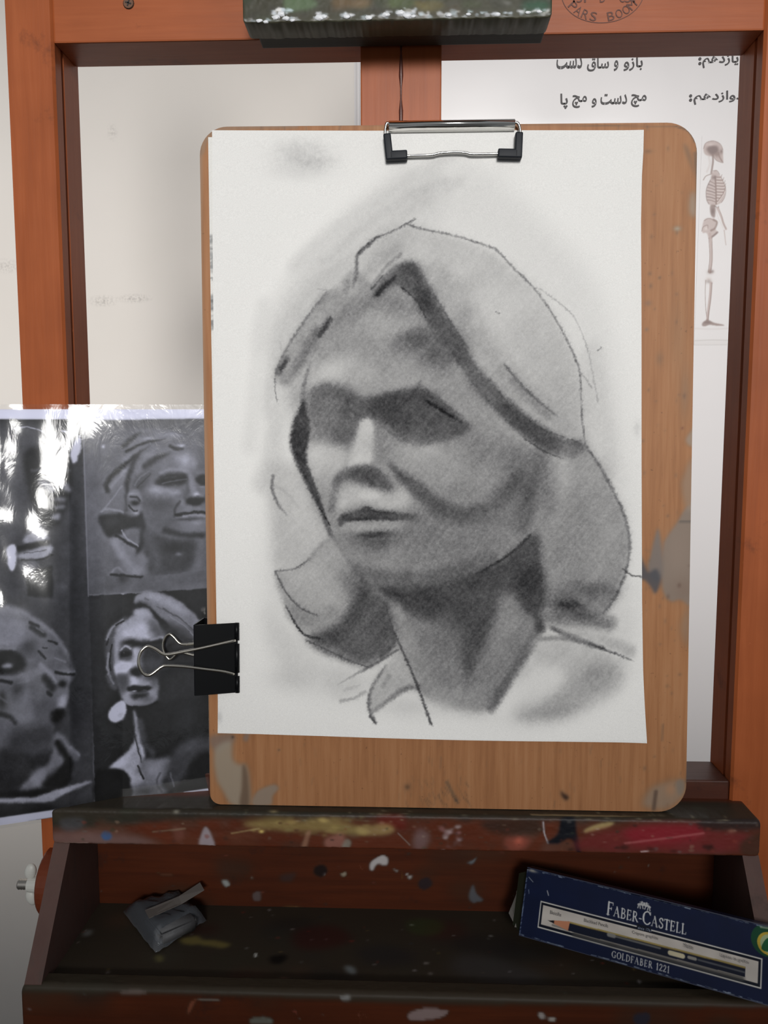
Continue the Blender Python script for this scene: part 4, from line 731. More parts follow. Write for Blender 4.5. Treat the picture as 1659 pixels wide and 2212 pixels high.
def glyphs(s):
    """roman capitals with serifs, as pen strokes in a unit box: list of (points, weight), advance"""
    T_, H, K = .05, .045, .125                     # hairline, serif, stem
    def ser(x, y, w=.15): return ([(x - w, y), (x + w, y)], H)
    G = {
     'F': ([([(.16,0),(.16,1)],K), ([(.16,.98),(.58,.98)],T_*1.3), ([(.58,.98),(.60,.80)],T_), ([(.16,.52),(.46,.52)],T_), ([(.46,.42),(.46,.62)],T_), ser(.16,.01)], .68),
     'A': ([([(.05,0),(.37,1)],T_), ([(.36,1),(.70,0)],K), ([(.17,.36),(.56,.36)],T_), ser(.06,.01,.11), ser(.70,.01,.13)], .86),
     'B': ([([(.16,0),(.16,1)],K), ([(.16,.98),(.42,.96),(.52,.76),(.40,.54),(.18,.52)],T_*1.7), ([(.18,.52),(.46,.50),(.60,.26),(.46,.03),(.14,.02)],T_*2), ser(.14,.01,.1), ser(.14,.98,.1)], .72),
     'E': ([([(.16,0),(.16,1)],K), ([(.14,.98),(.56,.98)],T_*1.3), ([(.56,.98),(.58,.82)],T_), ([(.16,.52),(.46,.52)],T_), ([(.46,.42),(.46,.62)],T_), ([(.12,.02),(.60,.02)],T_*1.3), ([(.60,.02),(.63,.2)],T_)], .72),
     'R': ([([(.16,0),(.16,1)],K), ([(.16,.98),(.44,.95),(.54,.74),(.42,.52),(.18,.49)],T_*1.8), ([(.34,.50),(.70,.02)],K*.85), ser(.16,.01), ser(.74,.01,.08)], .82),
     'C': ([([(.76,.80),(.62,.95),(.40,.97),(.17,.80),(.10,.50),(.17,.20),(.40,.03),(.62,.05),(.78,.20)],T_*1.8), ([(.14,.72),(.10,.50),(.14,.28)],K), ([(.76,.98),(.77,.76)],T_)], .88),
     'S': ([([(.50,.80),(.42,.95),(.26,.97),(.12,.86),(.14,.68),(.32,.54),(.50,.38),(.52,.18),(.38,.03),(.20,.03),(.08,.18)],T_*2.2), ([(.51,.95),(.51,.74)],T_), ([(.08,.26),(.08,.04)],T_)], .62),
     'T': ([([(.36,0),(.36,1)],K), ([(.04,.98),(.68,.98)],T_*1.3), ([(.04,.98),(.03,.80)],T_), ([(.68,.98),(.69,.80)],T_), ser(.36,.01)], .72),
     'L': ([([(.16,0),(.16,1)],K), ([(.12,.02),(.56,.02)],T_*1.3), ([(.56,.02),(.60,.22)],T_), ser(.16,.98)], .64),
     'G': ([([(.74,.80),(.60,.95),(.40,.97),(.17,.80),(.10,.50),(.17,.20),(.40,.03),(.62,.04),(.74,.14)],T_*1.8), ([(.14,.72),(.10,.50),(.14,.28)],K), ([(.74,.40),(.74,.08)],K), ser(.72,.42,.12), ([(.74,.96),(.75,.76)],T_)], .90),
     'O': ([([(.46,.97),(.22,.88),(.10,.50),(.22,.12),(.46,.03),(.70,.12),(.82,.50),(.70,.88),(.46,.97)],T_*1.8), ([(.13,.70),(.10,.50),(.13,.30)],K), ([(.79,.70),(.82,.50),(.79,.30)],K)], .92),
     'D': ([([(.16,0),(.16,1)],K), ([(.16,.98),(.48,.94),(.72,.74),(.76,.50),(.72,.26),(.48,.05),(.14,.02)],T_*1.8), ([(.73,.70),(.76,.50),(.73,.30)],K), ser(.14,.01,.1), ser(.14,.98,.1)], .86),
     '1': ([([(.26,0),(.26,1)],K), ([(.10,.82),(.26,.97)],T_*1.4), ser(.26,.01)], .50),
     '2': ([([(.08,.76),(.16,.93),(.32,.97),(.48,.84),(.46,.62),(.28,.34),(.08,.05)],T_*2.2), ([(.08,.04),(.54,.04)],K*.8), ([(.54,.04),(.56,.18)],T_)], .62),
     '-': ([([(.06,.42),(.34,.42)],T_*1.6)], .40), ' ': ([], .40)}
    return G[s]
def serif_line(c, s, x, y, h, col, size=lambda i: 1., gap=.06, fit=None):
    """draw a line of capitals along +x in the canvas's own metres; returns its length"""
    tot = sum((glyphs(q)[1] + gap)*size(i) for i, q in enumerate(s)); kx = fit/(tot*h) if fit else 1.
    for i, q in enumerate(s):
        st, adv = glyphs(q); z = h*size(i)
        for pts, wt in st: c.stroke([(x + px*z*kx, y + py*z) for px, py in pts], wt*z, col, 1, .3)
        x += (adv + gap)*z*kx
    return x

def draw_box_print(c, X):
    """front panel of the pencil box; X(px) maps a photo position to panel metres"""
    P, S, B = c.poly, c.stroke, c.blob
    white, cream = (.80, .79, .77), (.76, .73, .70)
    fr = [X(1168,1946), X(1647,2071), X(1643,2136), X(1160,2003)]
    x0, x1 = fr[0][0], fr[1][0]; yt, yb = fr[0][1], fr[3][1]
    R = lambda a, b, d, e, col, al=1., bl=0.: P([(a, b), (d, b), (d, e), (a, e)], col, al, bl, smooth=False)
    R(x0, yb, x1, yt, white); R(x0 + .0007, yb + .0007, x1 - .0007, yt - .0007, (.055, .075, .13)); R(x0 + .0022, yb + .0026, x1 - .0022, yt - .0022, cream)
    # the pictured pencil: point on the left, slightly rotated, with its shadow
    a = X(1183, 1988); b = X(1610, 2099); L_ = b[0] - a[0]
    py = lambda t: a[1] + (b[1] - a[1])*t
    S([(a[0] + .02, py(.1) - .0042), (a[0] + L_*.5, py(.5) - .0046), (b[0] - .002, py(1) - .0046)], .0036, (.30,.29,.28), .8, .9); S([(a[0] + .004, py(.02) - .0022), (a[0] + .016, py(.1) - .0028)], .0014, (.40,.38,.36), .7, .9)
    P([(a[0] + .0145, py(.09) + .0030), (b[0], py(1) + .0030), (b[0], py(1) - .0032), (a[0] + .0145, py(.09) - .0032)], (.07,.09,.16), 1, 0, smooth=False)
    P([(a[0] + .0145, py(.09) + .0030), (b[0], py(1) + .0030), (b[0], py(1) + .0018), (a[0] + .0145, py(.09) + .0018)], (.62,.55,.34), 1, 0, smooth=False)
    P([(a[0] + .0145, py(.09) + .0021), (b[0], py(1) + .0021), (b[0], py(1) + .0016), (a[0] + .0145, py(.09) + .0016)], (.35,.30,.20), .8, 0, smooth=False)
    P([(a[0], py(0)), (a[0] + .0050, py(.03) + .0012), (a[0] + .0158, py(.09) + .0031), (a[0] + .0150, py(.09) - .0032), (a[0] + .0050, py(.03) - .0012)], (.74,.50,.38), 1, 0, smooth=False)
    P([(a[0], py(0)), (a[0] + .0048, py(.03) + .0011), (a[0] + .0048, py(.03) - .0011)], (.10,.10,.12), 1, 0, smooth=False)
    q = X(1461, 2062); S([(q[0] - .0040, q[1]), (q[0] + .0040, q[1] )], .0030, (.78,.74,.62), 1, .3)
    q = X(1360, 2031); S([(q[0] - .0140, q[1]), (q[0] - .0105, q[1])], .0026, (.55,.54,.52), .9, .4)
    S([(q[0] - .0090, q[1]), (q[0] + .0200, q[1])], .0012, (.52,.51,.48), .7, .6); q = X(1495, 2070); S([(q[0] - .002, q[1]), (q[0] + .002, q[1])], .0020, (.60,.58,.54), .9, .4); S([(q[0] + .004, q[1]), (q[0] + .032, q[1])], .0011, (.42,.42,.42), .7, .6)
    # lettering
    p = X(1310, 1974); e = X(1483, 2020)
    R(X(1376,1995)[0], yt - .0016, X(1408,1995)[0], yt + .0016, (.055, .075, .13))
    serif_line(c, 'FABER-CASTELL', p[0], p[1] - .0002, .0063, (.80,.80,.80), lambda i: 1.32 if i in (0, 6) else 1., .05, e[0] - p[0])
    p = X(1321, 2064); e = X(1448, 2098)
    serif_line(c, 'GOLDFABER 1221', p[0], p[1] - .0010, .0041, (.76,.76,.76), lambda i: 1., .14, e[0] - p[0])
    # emblem: two small jousting riders
    q = X(1392, 1957); z = .0024
    for dx, s_ in ((-.9, 1), (.75, -1)):
        for pts, w_ in [([(-.9,.0),(-.2,.25),(.5,.1),(.9,.5)], .55), ([(-.8,-.1),(-1.0,-.9)], .28), ([(-.4,0),(-.2,-.9)], .26), ([(.4,0),(.7,-.8)], .26), ([(.1,.2),(.2,.9)], .4), ([(-.5,.75),(.9,.85)], .16), ([(.75,.5),(1.0,.2)], .3)]:
            c.stroke([(q[0] + (dx + x*s_*.85)*z, q[1] + y*z) for x, y in pts], w_*z, (.72,.72,.72), 1, .3)
    # round green badge with a yellow ring and leaf
    q = X(1657, 2032); 
    def disc(r, col, dx=0., dy=0., ry=None): P([(q[0] + dx + r*math.cos(t*.5236), q[1] + dy + (ry or r)*math.sin(t*.5236)) for t in range(12)], col, 1, 0)
    disc(.0096, (.07,.26,.17)); disc(.0068, (.70,.60,.22), .001, -.0016); disc(.0056, (.60,.66,.50), .0016, -.0016); P([(q[0] - .003, q[1] - .006), (q[0] - .0002, q[1] + .0014), (q[0] + .005, q[1] + .001), (q[0] + .006, q[1] - .005)], (.10,.34,.20), 1, 0)
    S([(q[0] - .004, q[1] + .0072), (q[0] + .002, q[1] + .0078)], .0012, (.55,.60,.50), .8, .5)
    # scuffed edges and scratches
    r = c.rng; h = c.y1
    for _ in range(150):
        t = r.uniform(0, 1); x = c.x1*t
        for y in (c.y1 - abs(r.normal(0, .0004)), abs(r.normal(0, .0003))):
            if r.random() < .55: S([(x, y), (x + r.uniform(.0006, .004), y + r.uniform(-.0002, .0002))], r.uniform(.0003, .0008), np.array([.50,.54,.60])*r.uniform(.5, 1.15), r.uniform(.3, .9), .6)
    for _ in range(30): y = r.uniform(0, h); S([(.0004, y), (.0006, y + r.uniform(.0006, .003))], r.uniform(.0004, .0009), (.45,.50,.60), r.uniform(.3, .8), .6)
    B(.004, h - .0012, .0035, .0010, (.62,.60,.56), .9); S([(.002, h - .006), (.0055, h - .0085)], .0004, (.6,.62,.66), .9, .5); S([(.0165, .0425 - .009), (.0178, .0425 - .0118)], .0006, (.66,.66,.68), .9, .5); S([(.003,.031),(.0036,.0285)], .0004, (.5,.55,.62), .8, .5)
# ================================================================ the setting
WALL_Y = .60
def wall_mat():
    m = mat('cream_wall_paint', rough=.7, spec=.25)
    g = ramp(m, noise(m, 3, 5), [(.3, S2L((226, 220, 213))), (.7, S2L((233, 227, 221)))])
    tc = N(m, 'ShaderNodeTexCoord')
    for (x, z, sx, sz, f) in [(*aty(222, 650, WALL_Y)[[0, 2]], .026, .010, .5), (*aty(290, 645, WALL_Y)[[0, 2]], .030, .008, .55), (*aty(243, 285, WALL_Y)[[0, 2]], .010, .015, .3), (*aty(14, 575, WALL_Y)[[0, 2]], .026, .013, .35)]:   # scuffs on the paint
        mp = N(m, 'ShaderNodeMapping', vector_type='POINT'); mp.inputs['Location'].default_value = (-x/sx, 0, -z/sz); mp.inputs['Scale'].default_value = (1/sx, 0, 1/sz)
        ln = N(m, 'ShaderNodeVectorMath', operation='LENGTH'); L(m, tc.outputs['Object'], mp.inputs[0]); L(m, mp.outputs[0], ln.inputs[0])
        k = ramp(m, ln.outputs['Value'], [(0, (f, f, f)), (1, (0, 0, 0))])
        k = mix(m, 1., k, ramp(m, noise(m, 260, 3), [(.42, (0, 0, 0)), (.62, (1, 1, 1))]), 'MULTIPLY')
        g = mix(m, k, g, S2L((128, 122, 118)))
    L(m, g, bsdf(m).inputs['Base Color']); bump(m, noise(m, 220, 3), .06, .0008); return m
tag(mesh('wall_back', [(-3, WALL_Y, -1.25), (3, WALL_Y, -1.25), (3, WALL_Y, 1.4), (-3, WALL_Y, 1.4), (-3, WALL_Y + .1, -1.25), (3, WALL_Y + .1, -1.25), (3, WALL_Y + .1, 1.4), (-3, WALL_Y + .1, 1.4)],
    [(0, 1, 2, 3), (5, 4, 7, 6), (1, 5, 6, 2), (4, 0, 3, 7), (3, 2, 6, 7), (4, 5, 1, 0)], wall_mat()), kind='structure')
fm = mat('dark_floor_tiles', (.10, .085, .07), .5); L(fm, ramp(fm, noise(fm, 4, 4), [(.3, (.08, .07, .06)), (.7, (.13, .11, .09))]), bsdf(fm).inputs['Base Color'])
tag(mesh('floor', [(-3, -3.4, -1.25), (3, -3.4, -1.25), (3, WALL_Y, -1.25), (-3, WALL_Y, -1.25), (-3, -3.4, -1.3), (3, -3.4, -1.3), (3, WALL_Y, -1.3), (-3, WALL_Y, -1.3)],
    [(0, 1, 2, 3), (7, 6, 5, 4), (0, 4, 5, 1), (1, 5, 6, 2), (2, 6, 7, 3), (3, 7, 4, 0)], fm), kind='structure')

# ================================================================ anatomy poster on the wall
PW = Plane((0, WALL_Y - .0015, 0), (1, 0, 0), (0, 0, 1))
poster = thing('anatomy_poster', tuple(PW.p(.3, -1.1)), 'glossy white anatomy poster with Persian headings and a sepia skeleton on the wall', 'poster')
def poster_mat(nm, base, paint=False):
    m = mat(nm, base, .35, 0, .5, .6, .08)
    if paint: with_paint(m, base)
    tc = noise(m, 9, 2); bump(m, tc, .12, .004); return m
M_POST_SHEET = poster_mat('laminated_poster', S2L((224, 220, 220)))
xl = PW.px(766, 200)[0]
xs = np.concatenate([np.linspace(xl - .0005, xl + .0095, 14), np.linspace(xl + .01, 1.1, 60)])
zs = np.linspace(-1.1, .95, 50); X, Z = np.meshgrid(xs, zs)
lift = .0030*np.exp(-((X - xl - .005)/.0026)**2)*(1 + .5*np.sin(Z*9))
co = np.stack([X, np.full_like(X, WALL_Y - .0015) - lift, Z], 2).reshape(-1, 3); nx_, ny_ = len(xs), len(zs)
k = (np.arange(ny_ - 1)[:, None]*nx_ + np.arange(nx_ - 1)).ravel()
quick_mesh('poster_sheet', co, np.stack([k, k + 1, k + nx_ + 1, k + nx_], 1), M_POST_SHEET, poster)
AR = {'bazu': '\ufeed\ufeaf\ufe8e\ufe91', 'va': '\ufeed', 'saq': '\ufed5\ufe8e\ufeb3', 'dast': '\ufe96\ufeb3\ufea9', 'moch': '\ufb7b\ufee3', 'pa': '\ufe8e\ufb58', 'yaz': '\ufee2\ufeeb\ufea9\ufeaf\ufe8e\ufbfe', 'dav': '\ufee2\ufeeb\ufea9\ufeaf\ufe8d\ufeed\ufea9'}
PL = Plane((0, WALL_Y - .0022, 0), (1, 0, 0), (0, 0, 1))
def word(key, x0, x1, y0, y1):
    a, b = PL.px(x0, y1), PL.px(x1, y0); c_ = (a + b)/2
    o = text(AR[key], 'lettering', PL, c_[0], c_[1], b[0] - a[0], b[1] - a[1], M_INK, poster, .0002, .014)
    return o
for key, *r_ in [('dast', 1202, 1258, 119, 149), ('saq', 1268, 1316, 122, 154), ('va', 1326, 1336, 130, 153), ('bazu', 1347, 1389, 120, 153),
                 ('pa', 1210, 1227, 202, 235), ('moch', 1236, 1268, 205, 233), ('va', 1278, 1289, 212, 232), ('dast', 1297, 1355, 202, 226), ('moch', 1363, 1397, 203, 231),
                 ('yaz', 1517, 1596, 114, 147), ('dav', 1498, 1606, 195, 226)]:
    word(key, *r_)
def colon(x, y0, y1):
    v, f = [], []
    for y in (y0, y1):
        c_ = PL.px(x, y); b = len(v); v += [tuple(PL.p(c_[0] + 0.0022*math.cos(t*.785), c_[1] + .0022*math.sin(t*.785), .0002)) for t in range(8)]; f.append(tuple(range(b, b + 8)))
    mesh('lettering', v, f, M_INK, poster)
colon(1512, 127, 137); colon(1492, 207, 216)
a, b = PW.px(1500, 745, .0016), PW.px(1592, 292, .0016)
cs = Canvas(a[0], b[0], a[1], b[1], 1500, base=(.86, .845, .84), alpha=0., T=PW.T, k=1.16/F, seed=4)
draw_skeleton(cs); cs.lin = cs.linear()
sheet('anatomy_figure', Plane(PW.p(0, 0, .0003), PW.u, PW.w), [(a[0], a[1]), (b[0], a[1]), (b[0], b[1]), (a[0], b[1])], .0007, 0., poster_mat('sepia_print', S2L((224, 220, 220)), True), poster, cs)

# ================================================================ studio easel
easel = thing('studio_easel', (-.006, .02, -1.25), 'orange varnished wooden studio easel with paint-caked ledge and open pencil tray', 'easel')
def post(x0, x1, inner):
    """upright with a shallow rebate along the inner back half"""
    s = 1 if inner > 0 else -1; xi = x1 if s > 0 else x0; xo = x0 if s > 0 else x1
    pr = [(xo, .0), (xi - s*.0018, .0), (xi, .0018), (xi, .011), (xi - s*.0016, .0125), (xi - s*.0016, .0145), (xi + s*0., .0155), (xi + s*0., .040), (xo, .040)]
    v = [(x, y, -1.25) for x, y in pr] + [(x, y, .62) for x, y in pr]; n = len(pr)
    f = [(i, (i+1) % n, n + (i+1) % n, n + i) for i in range(n)] + [tuple(range(n - 1, -1, -1)), tuple(range(n, 2*n))]
    bm = bmesh.new(); me = bpy.data.meshes.new('t'); me.from_pydata(v, [], f); bm.from_mesh(me); bpy.data.meshes.remove(me)
    return from_bm('post', bm, M_POST, easel)
post(-.2852, -.2518, 1); post(.2395, .2732, -1)
bm = bmesh.new(); add_box(bm, (-.2518, .0008, .2762), (.2395, .0365, .342), .0012); rail = from_bm('crossbar', bm, M_RAIL, easel)
box('center_post', (-.0362, .0045, -.262), (.0205, .030, .62), M_POST, easel, .001)
tube('seam', [(-.0078, .0046, z) for z in np.linspace(.19, .2755, 12)], [.0011 + .0006*math.sin(i*1.7) for i in range(12)], mat('dark_drip', S2L((88, 50, 42)), .35), easel, 8)
M_LOWR = wood('grimy_brown_rail', S2L((66, 36, 28)), S2L((84, 46, 34)), S2L((92, 58, 46)), (.35, 6, 6), .45)
box('lower_crossbar', (-.2518, .003, -.315), (.2395, .0385, -.256), M_LOWR, easel, .0012)
# screw in the crossbar
sx, _, sz = aty(277, 6, .0)
v = [(sx + .0040*math.cos(t*math.pi/8), .0006, sz + .0040*math.sin(t*math.pi/8)) for t in range(16)]; v2 = [(sx + .0034*math.cos(t*math.pi/8), .0000, sz + .0034*math.sin(t*math.pi/8)) for t in range(16)]
M_SCREW = mat('dull_screw', S2L((96, 70, 56)), .45, .7)
scr = mesh('screw', v + v2, [(i, (i+1) % 16, 16 + (i+1) % 16, 16 + i) for i in range(16)] + [tuple(range(16, 32))], M_SCREW, rail)
M_SLOT = mat('screw_slot', S2L((30, 22, 20)), .6)
for ang in (.3, .3 + math.pi/2):
    M = Matrix.Translation((sx, -.0002, sz)) @ Matrix.Rotation(ang, 4, 'Y'); bm = bmesh.new(); add_box(bm, (-.0021, -.0002, -.00045), (.0021, .0002, .00045), 0, 1, M); o = from_bm('screw_slot', bm, M_SLOT, rail)
# branded maker's stamp on the crossbar
PR = Plane((0, .0006, 0), (1, 0, 0), (0, 0, 1))
c0 = PR.px(1302, -16); e1 = PR.px(1392, -16); rx_ = e1[0] - c0[0]; ry_ = c0[1] - PR.px(1302, 50)[1]
def ring(rx, ry, wd, name):
    v, f = [], []; n = 72
    for t in range(n):
        q = 2*math.pi*t/n; v += [tuple(PR.p(c0[0] + rx*math.cos(q), c0[1] + ry*math.sin(q))), tuple(PR.p(c0[0] + (rx - wd)*math.cos(q), c0[1] + (ry - wd)*math.sin(q)))]
    for t in range(n): a_, b_ = 2*t, 2*((t+1) % n); f.append((a_, b_, b_ + 1, a_ + 1))
    mesh(name, v, f, M_BRAND, rail)
ring(rx_, ry_, .0005, 'stamp_ring')
for i, ch in enumerate('PARS BOOM'):
    if ch == ' ': continue
    t = math.radians(-90 + (i - 4)*14.6); q = (c0[0] + rx_*.83*math.cos(t), c0[1] + ry_*.80*math.sin(t))
    text(ch, 'lettering', PR, q[0], q[1], .0046 if ch != 'M' else .0052, .0058, M_BRAND, rail, .0001, 0., (t + math.pi/2)*.8)
for ch, x in (('1', 1240), ('5', 1252), ('1', 1264), ('D', 1302), ('C', 1344), ('5', 1357), ('1', 1370)):
    q = PR.px(x, -5); text(ch, 'lettering', PR, q[0], q[1], .0038 if ch != '1' else .0012, .0062, M_BRAND, rail, .0001, 0.)

# ---- ledge: paint-caked rail that carries the drawing board
def painted_rail(name, prof, qs, x0, x1, step, canvas, mt, parent, jitter=.0002):
    """outline (y, z) with an unrolled coordinate q per point, pushed along x; paint looked up at (x, q); caked paint gives it an uneven skin"""
    n = int((x1 - x0)/step) + 1; xs = np.linspace(x0, x1, n); pr = np.array(prof); m = len(pr); qs = np.array(qs)
    rg = np.random.default_rng(3); nz = vnoise(m, n, 6, rg)*.6 + vnoise(m, n, 2.2, rg)*.4 - .5
    X = np.repeat(xs[None], m, 0); cen = pr.mean(0); d = pr - cen; d = d/np.linalg.norm(d, axis=1)[:, None]
    P_ = pr[:, None, :] + d[:, None, :]*(nz*jitter*2)[..., None]
    e = np.clip(np.minimum(xs - x0, x1 - xs)/.003, 0, 1); sh = 1 - .12*(1 - np.sqrt(1 - (1 - e)**2))
    P_ = cen + (P_ - cen)*sh[None, :, None]
    co = np.stack([X, P_[..., 0], P_[..., 1]], 2).reshape(-1, 3)
    i = np.arange(m)[:, None]; j = np.arange(n - 1)[None]; i2 = (i + 1) % m
    q = np.stack([i*n + j, i*n + j + 1, i2*n + j + 1, i2*n + j], 2).reshape(-1, 4)
    rgba = sample(canvas, X.ravel(), np.repeat(qs[:, None], n, 1).ravel())
    o = quick_mesh(name, co, q, mt, parent, rgba)
    bm = bmesh.new(); bm.from_mesh(o.data); bm.verts.ensure_lookup_table()
    bm.faces.new([bm.verts[a*n] for a in range(m)]); bm.faces.new([bm.verts[a*n + n - 1] for a in range(m - 1, -1, -1)])
    bmesh.ops.recalc_face_normals(bm, faces=bm.faces); bm.to_mesh(o.data); bm.free(); return o
LY, LT, LB = -.030, -.270, -.2968
def rail_profile(y0, y1, zt, zb, r, nf):
    """closed (y, z) loop: top from the back, round front edge, front, bottom, back"""
    pr, qs = [], []
    for t in np.linspace(0, 1, 14): pr.append((y1 + (y0 + r - y1)*t, zt)); qs.append(zt + (y1 - y0)*(1 - t) + r*t)
    for t in np.linspace(0, 1, 6)[1:]: a_ = t*math.pi/2; pr.append((y0 + r - r*math.sin(a_), zt - r + r*math.cos(a_))); qs.append(zt + r*(1 - t) - r*t)
    for t in np.linspace(0, 1, nf)[1:]: pr.append((y0, zt - r + (zb + r*.6 - zt + r)*t)); qs.append(zt - r + (zb + r*.6 - zt + r)*t)
    for t in np.linspace(0, 1, 5)[1:]: a_ = t*math.pi/2; pr.append((y0 + r*.6*(1 - math.cos(a_)), zb + r*.6*(1 - math.sin(a_)))); qs.append(zb - .0045*t)
    pr += [(y1 - .001, zb), (y1, zb + .001), (y1, zt - .001)]; qs += [zb - .0045, zb - .0045, zt + (y1 - y0)]
    return pr, qs
pl_front = Plane((0, LY, 0), (1, 0, 0), (0, 0, 1))
cl = Canvas(-.264, .252, LB - .003, LT + .038, 1500, base=(.3, .2, .15), alpha=0., T=pl_front.T, k=.53/F, seed=11)
draw_ledge(cl); cl.lin = cl.linear()
pr, qs = rail_profile(LY, .005, LT, LB, .003, 34)
ledge = painted_rail('ledge', pr, qs, -.262, .2488, .0008, cl, M_LEDGE, easel, .00025)

# ---- sliding top clamp, caked with paint
CY = -.035
pl_cl = Plane((0, CY, 0), (1, 0, 0), (0, 0, 1))
x0c, z0c = pl_cl.px(525, 50); x1c, _ = pl_cl.px(1192, 36)
cc = Canvas(x0c - .002, x1c + .002, z0c - .004, z0c + .07, 1600, base=(.2, .2, .17), alpha=0., T=pl_cl.T, k=.525/F, seed=12)
draw_clamp(cc); cc.al[-8:] = 0; cc.al[-11:-8] *= .5; cc.lin = cc.linear()
pr, qs = rail_profile(CY, -.014, z0c + .03, z0c, .0015, 40)
clamp = painted_rail('top_clamp', pr, qs, x0c, x1c, .0007, cc, M_CLAMP, easel, .0005)
M_DARKW = wood('grimy_wood', S2L((44, 42, 36)), S2L((58, 54, 46)), S2L((66, 56, 46)), (.35, 6, 6), .55)
box('clamp_back', (x0c + .006, -.0142, z0c + .0012), (x1c - .001, .0006, z0c + .03), M_DARKW, clamp, .0008)
rg = np.random.default_rng(5)                                          # thick white dabs standing off the clamp's lower edge
M_DAB = mat('thick_white_oil_paint', S2L((226, 228, 232)), .4)
for (x, y, s_) in [(560, 45, 5), (574, 47, 4), (596, 38, 6), (607, 30, 6), (618, 40, 6), (632, 44, 4), (690, 38, 7), (700, 36, 5), (748, 36, 6), (796, 38, 6), (834, 32, 6), (866, 28, 7), (880, 34, 7), (893, 35, 4), (970, 33, 5), (1012, 31, 4), (1075, 31, 5), (1140, 27, 4), (1165, 25, 4)]:
    p0 = aty(x, y, CY); r_ = s_/3100*1.1; v, f = [], []
    for i in range(5):
        for t in range(9):
            a_ = 2*math.pi*t/9; q = r_*math.cos(i/4*1.5)*rg.uniform(.7, 1.2); v.append((p0[0] + q*math.cos(a_)*1.25, p0[1] - r_*.35*math.sin(i/4*1.5), p0[2] + q*math.sin(a_)*.75))
    for i in range(4):
        for t in range(9): f.append((i*9 + t, i*9 + (t+1) % 9, i*9 + 9 + (t+1) % 9, i*9 + 9 + t))
    f.append(tuple(range(36, 45))); mesh('paint_dab', v, f, M_DAB, clamp, True)

# ---- open tray under the ledge
TZ = -.374
def side_panel(x0, x1):
    prism('tray_side', [(.0193, -.2965), (-.0285, -.2965), (-.0790, -.3700), (-.0790, -.392), (.0193, -.392)], x0, x1, M_SIDE, easel)
M_SIDE = wood('grey_smeared_wood', S2L((86, 62, 58)), S2L((98, 74, 68)), S2L((80, 70, 66)), (4, 4, 1), .5)
side_panel(-.2618, -.2500); side_panel(.2375, .2490)
tpal = [(150,140,135),(170,160,160),(120,100,60),(90,88,84),(130,60,50),(60,58,56),(190,186,184)]
def tray_canvas(x0, x1, y0, y1, seed, n, big): 
    c = Canvas(x0, x1, y0, y1, 900, base=(.2, .15, .1), alpha=0., k=1., seed=seed)
    dabs(c, big, x0, x1, y0, y1, [(60,56,44),(50,46,40),(74,50,36),(66,62,54),(44,38,34)], .008, .03, .6, (.3, .8), .004)
    dabs(c, n, x0, x1, y0, y1, tpal, .0006, .0024, .8, (.3, .9), .0003)
    return c
# back panel
cb = tray_canvas(-.2518, .2395, -.376, -.296, 21, 60, 16); P_b = Plane((0, .0195, 0), (1, 0, 0), (0, 0, 1)); cb.T = P_b.T; kk = .575/F; cb.k = kk
def tp(c, pts, col, a=.9, bl=1.5): c.poly(pts, np.array(col)/255, a, bl)
tp(cb, [(800,1862),(822,1848),(838,1852),(836,1870),(815,1868),(806,1882),(798,1878)], (216,212,214)); tp(cb, [(680,1872),(700,1868),(708,1882),(695,1895),(678,1888)], (18,16,18)); tp(cb, [(905,1902),(925,1895),(935,1910),(920,1922),(905,1918)], (40,34,40)); tp(cb, [(478,1902),(490,1900),(498,1912),(486,1916)], (170,176,176)); tp(cb, [(1020,1858),(1030,1852),(1022,1866),(1008,1864)], (120,130,140)); tp(cb, [(1022,1910),(1030,1930),(1045,1945),(1020,1950),(1012,1935)], (96,100,108)); tp(cb, [(845,1875),(862,1880),(858,1886)], (190,190,190)); tp(cb, [(880,1892),(890,1890),(889,1898),(881,1898)], (200,200,200)); tp(cb, [(868,1872),(872,1900),(866,1900)], (190,120,40), .5); tp(cb, [(700,1885),(703,1888),(700,1894)], (220,210,210)); tp(cb, [(545,1930),(562,1925),(564,1945),(548,1946)], (140,140,150), .6); tp(cb, [(735,1886),(748,1884),(748,1892),(738,1893)], (170,160,140)); tp(cb, [(610,1960),(640,1958),(670,1970),(640,1974),(600,1984),(602,1972)], (150,110,60), .8, 2); tp(cb, [(605,1890),(640,1885),(630,1905),(608,1905)], (56,54,62), .6, 4); tp(cb, [(345,1886),(372,1888),(372,1893),(348,1891)], (130,80,60), .7)
cb.lin = cb.linear()
def slab(name, pl, x0, x1, y0, y1, th, c, mt, step=.0012): return sheet(name, pl, [(x0, y0), (x1, y0), (x1, y1), (x0, y1)], step, 0., mt, easel, c, th)
slab('tray_back', P_b, -.2518, .2395, -.376, -.297, .008, cb, M_TRAY)
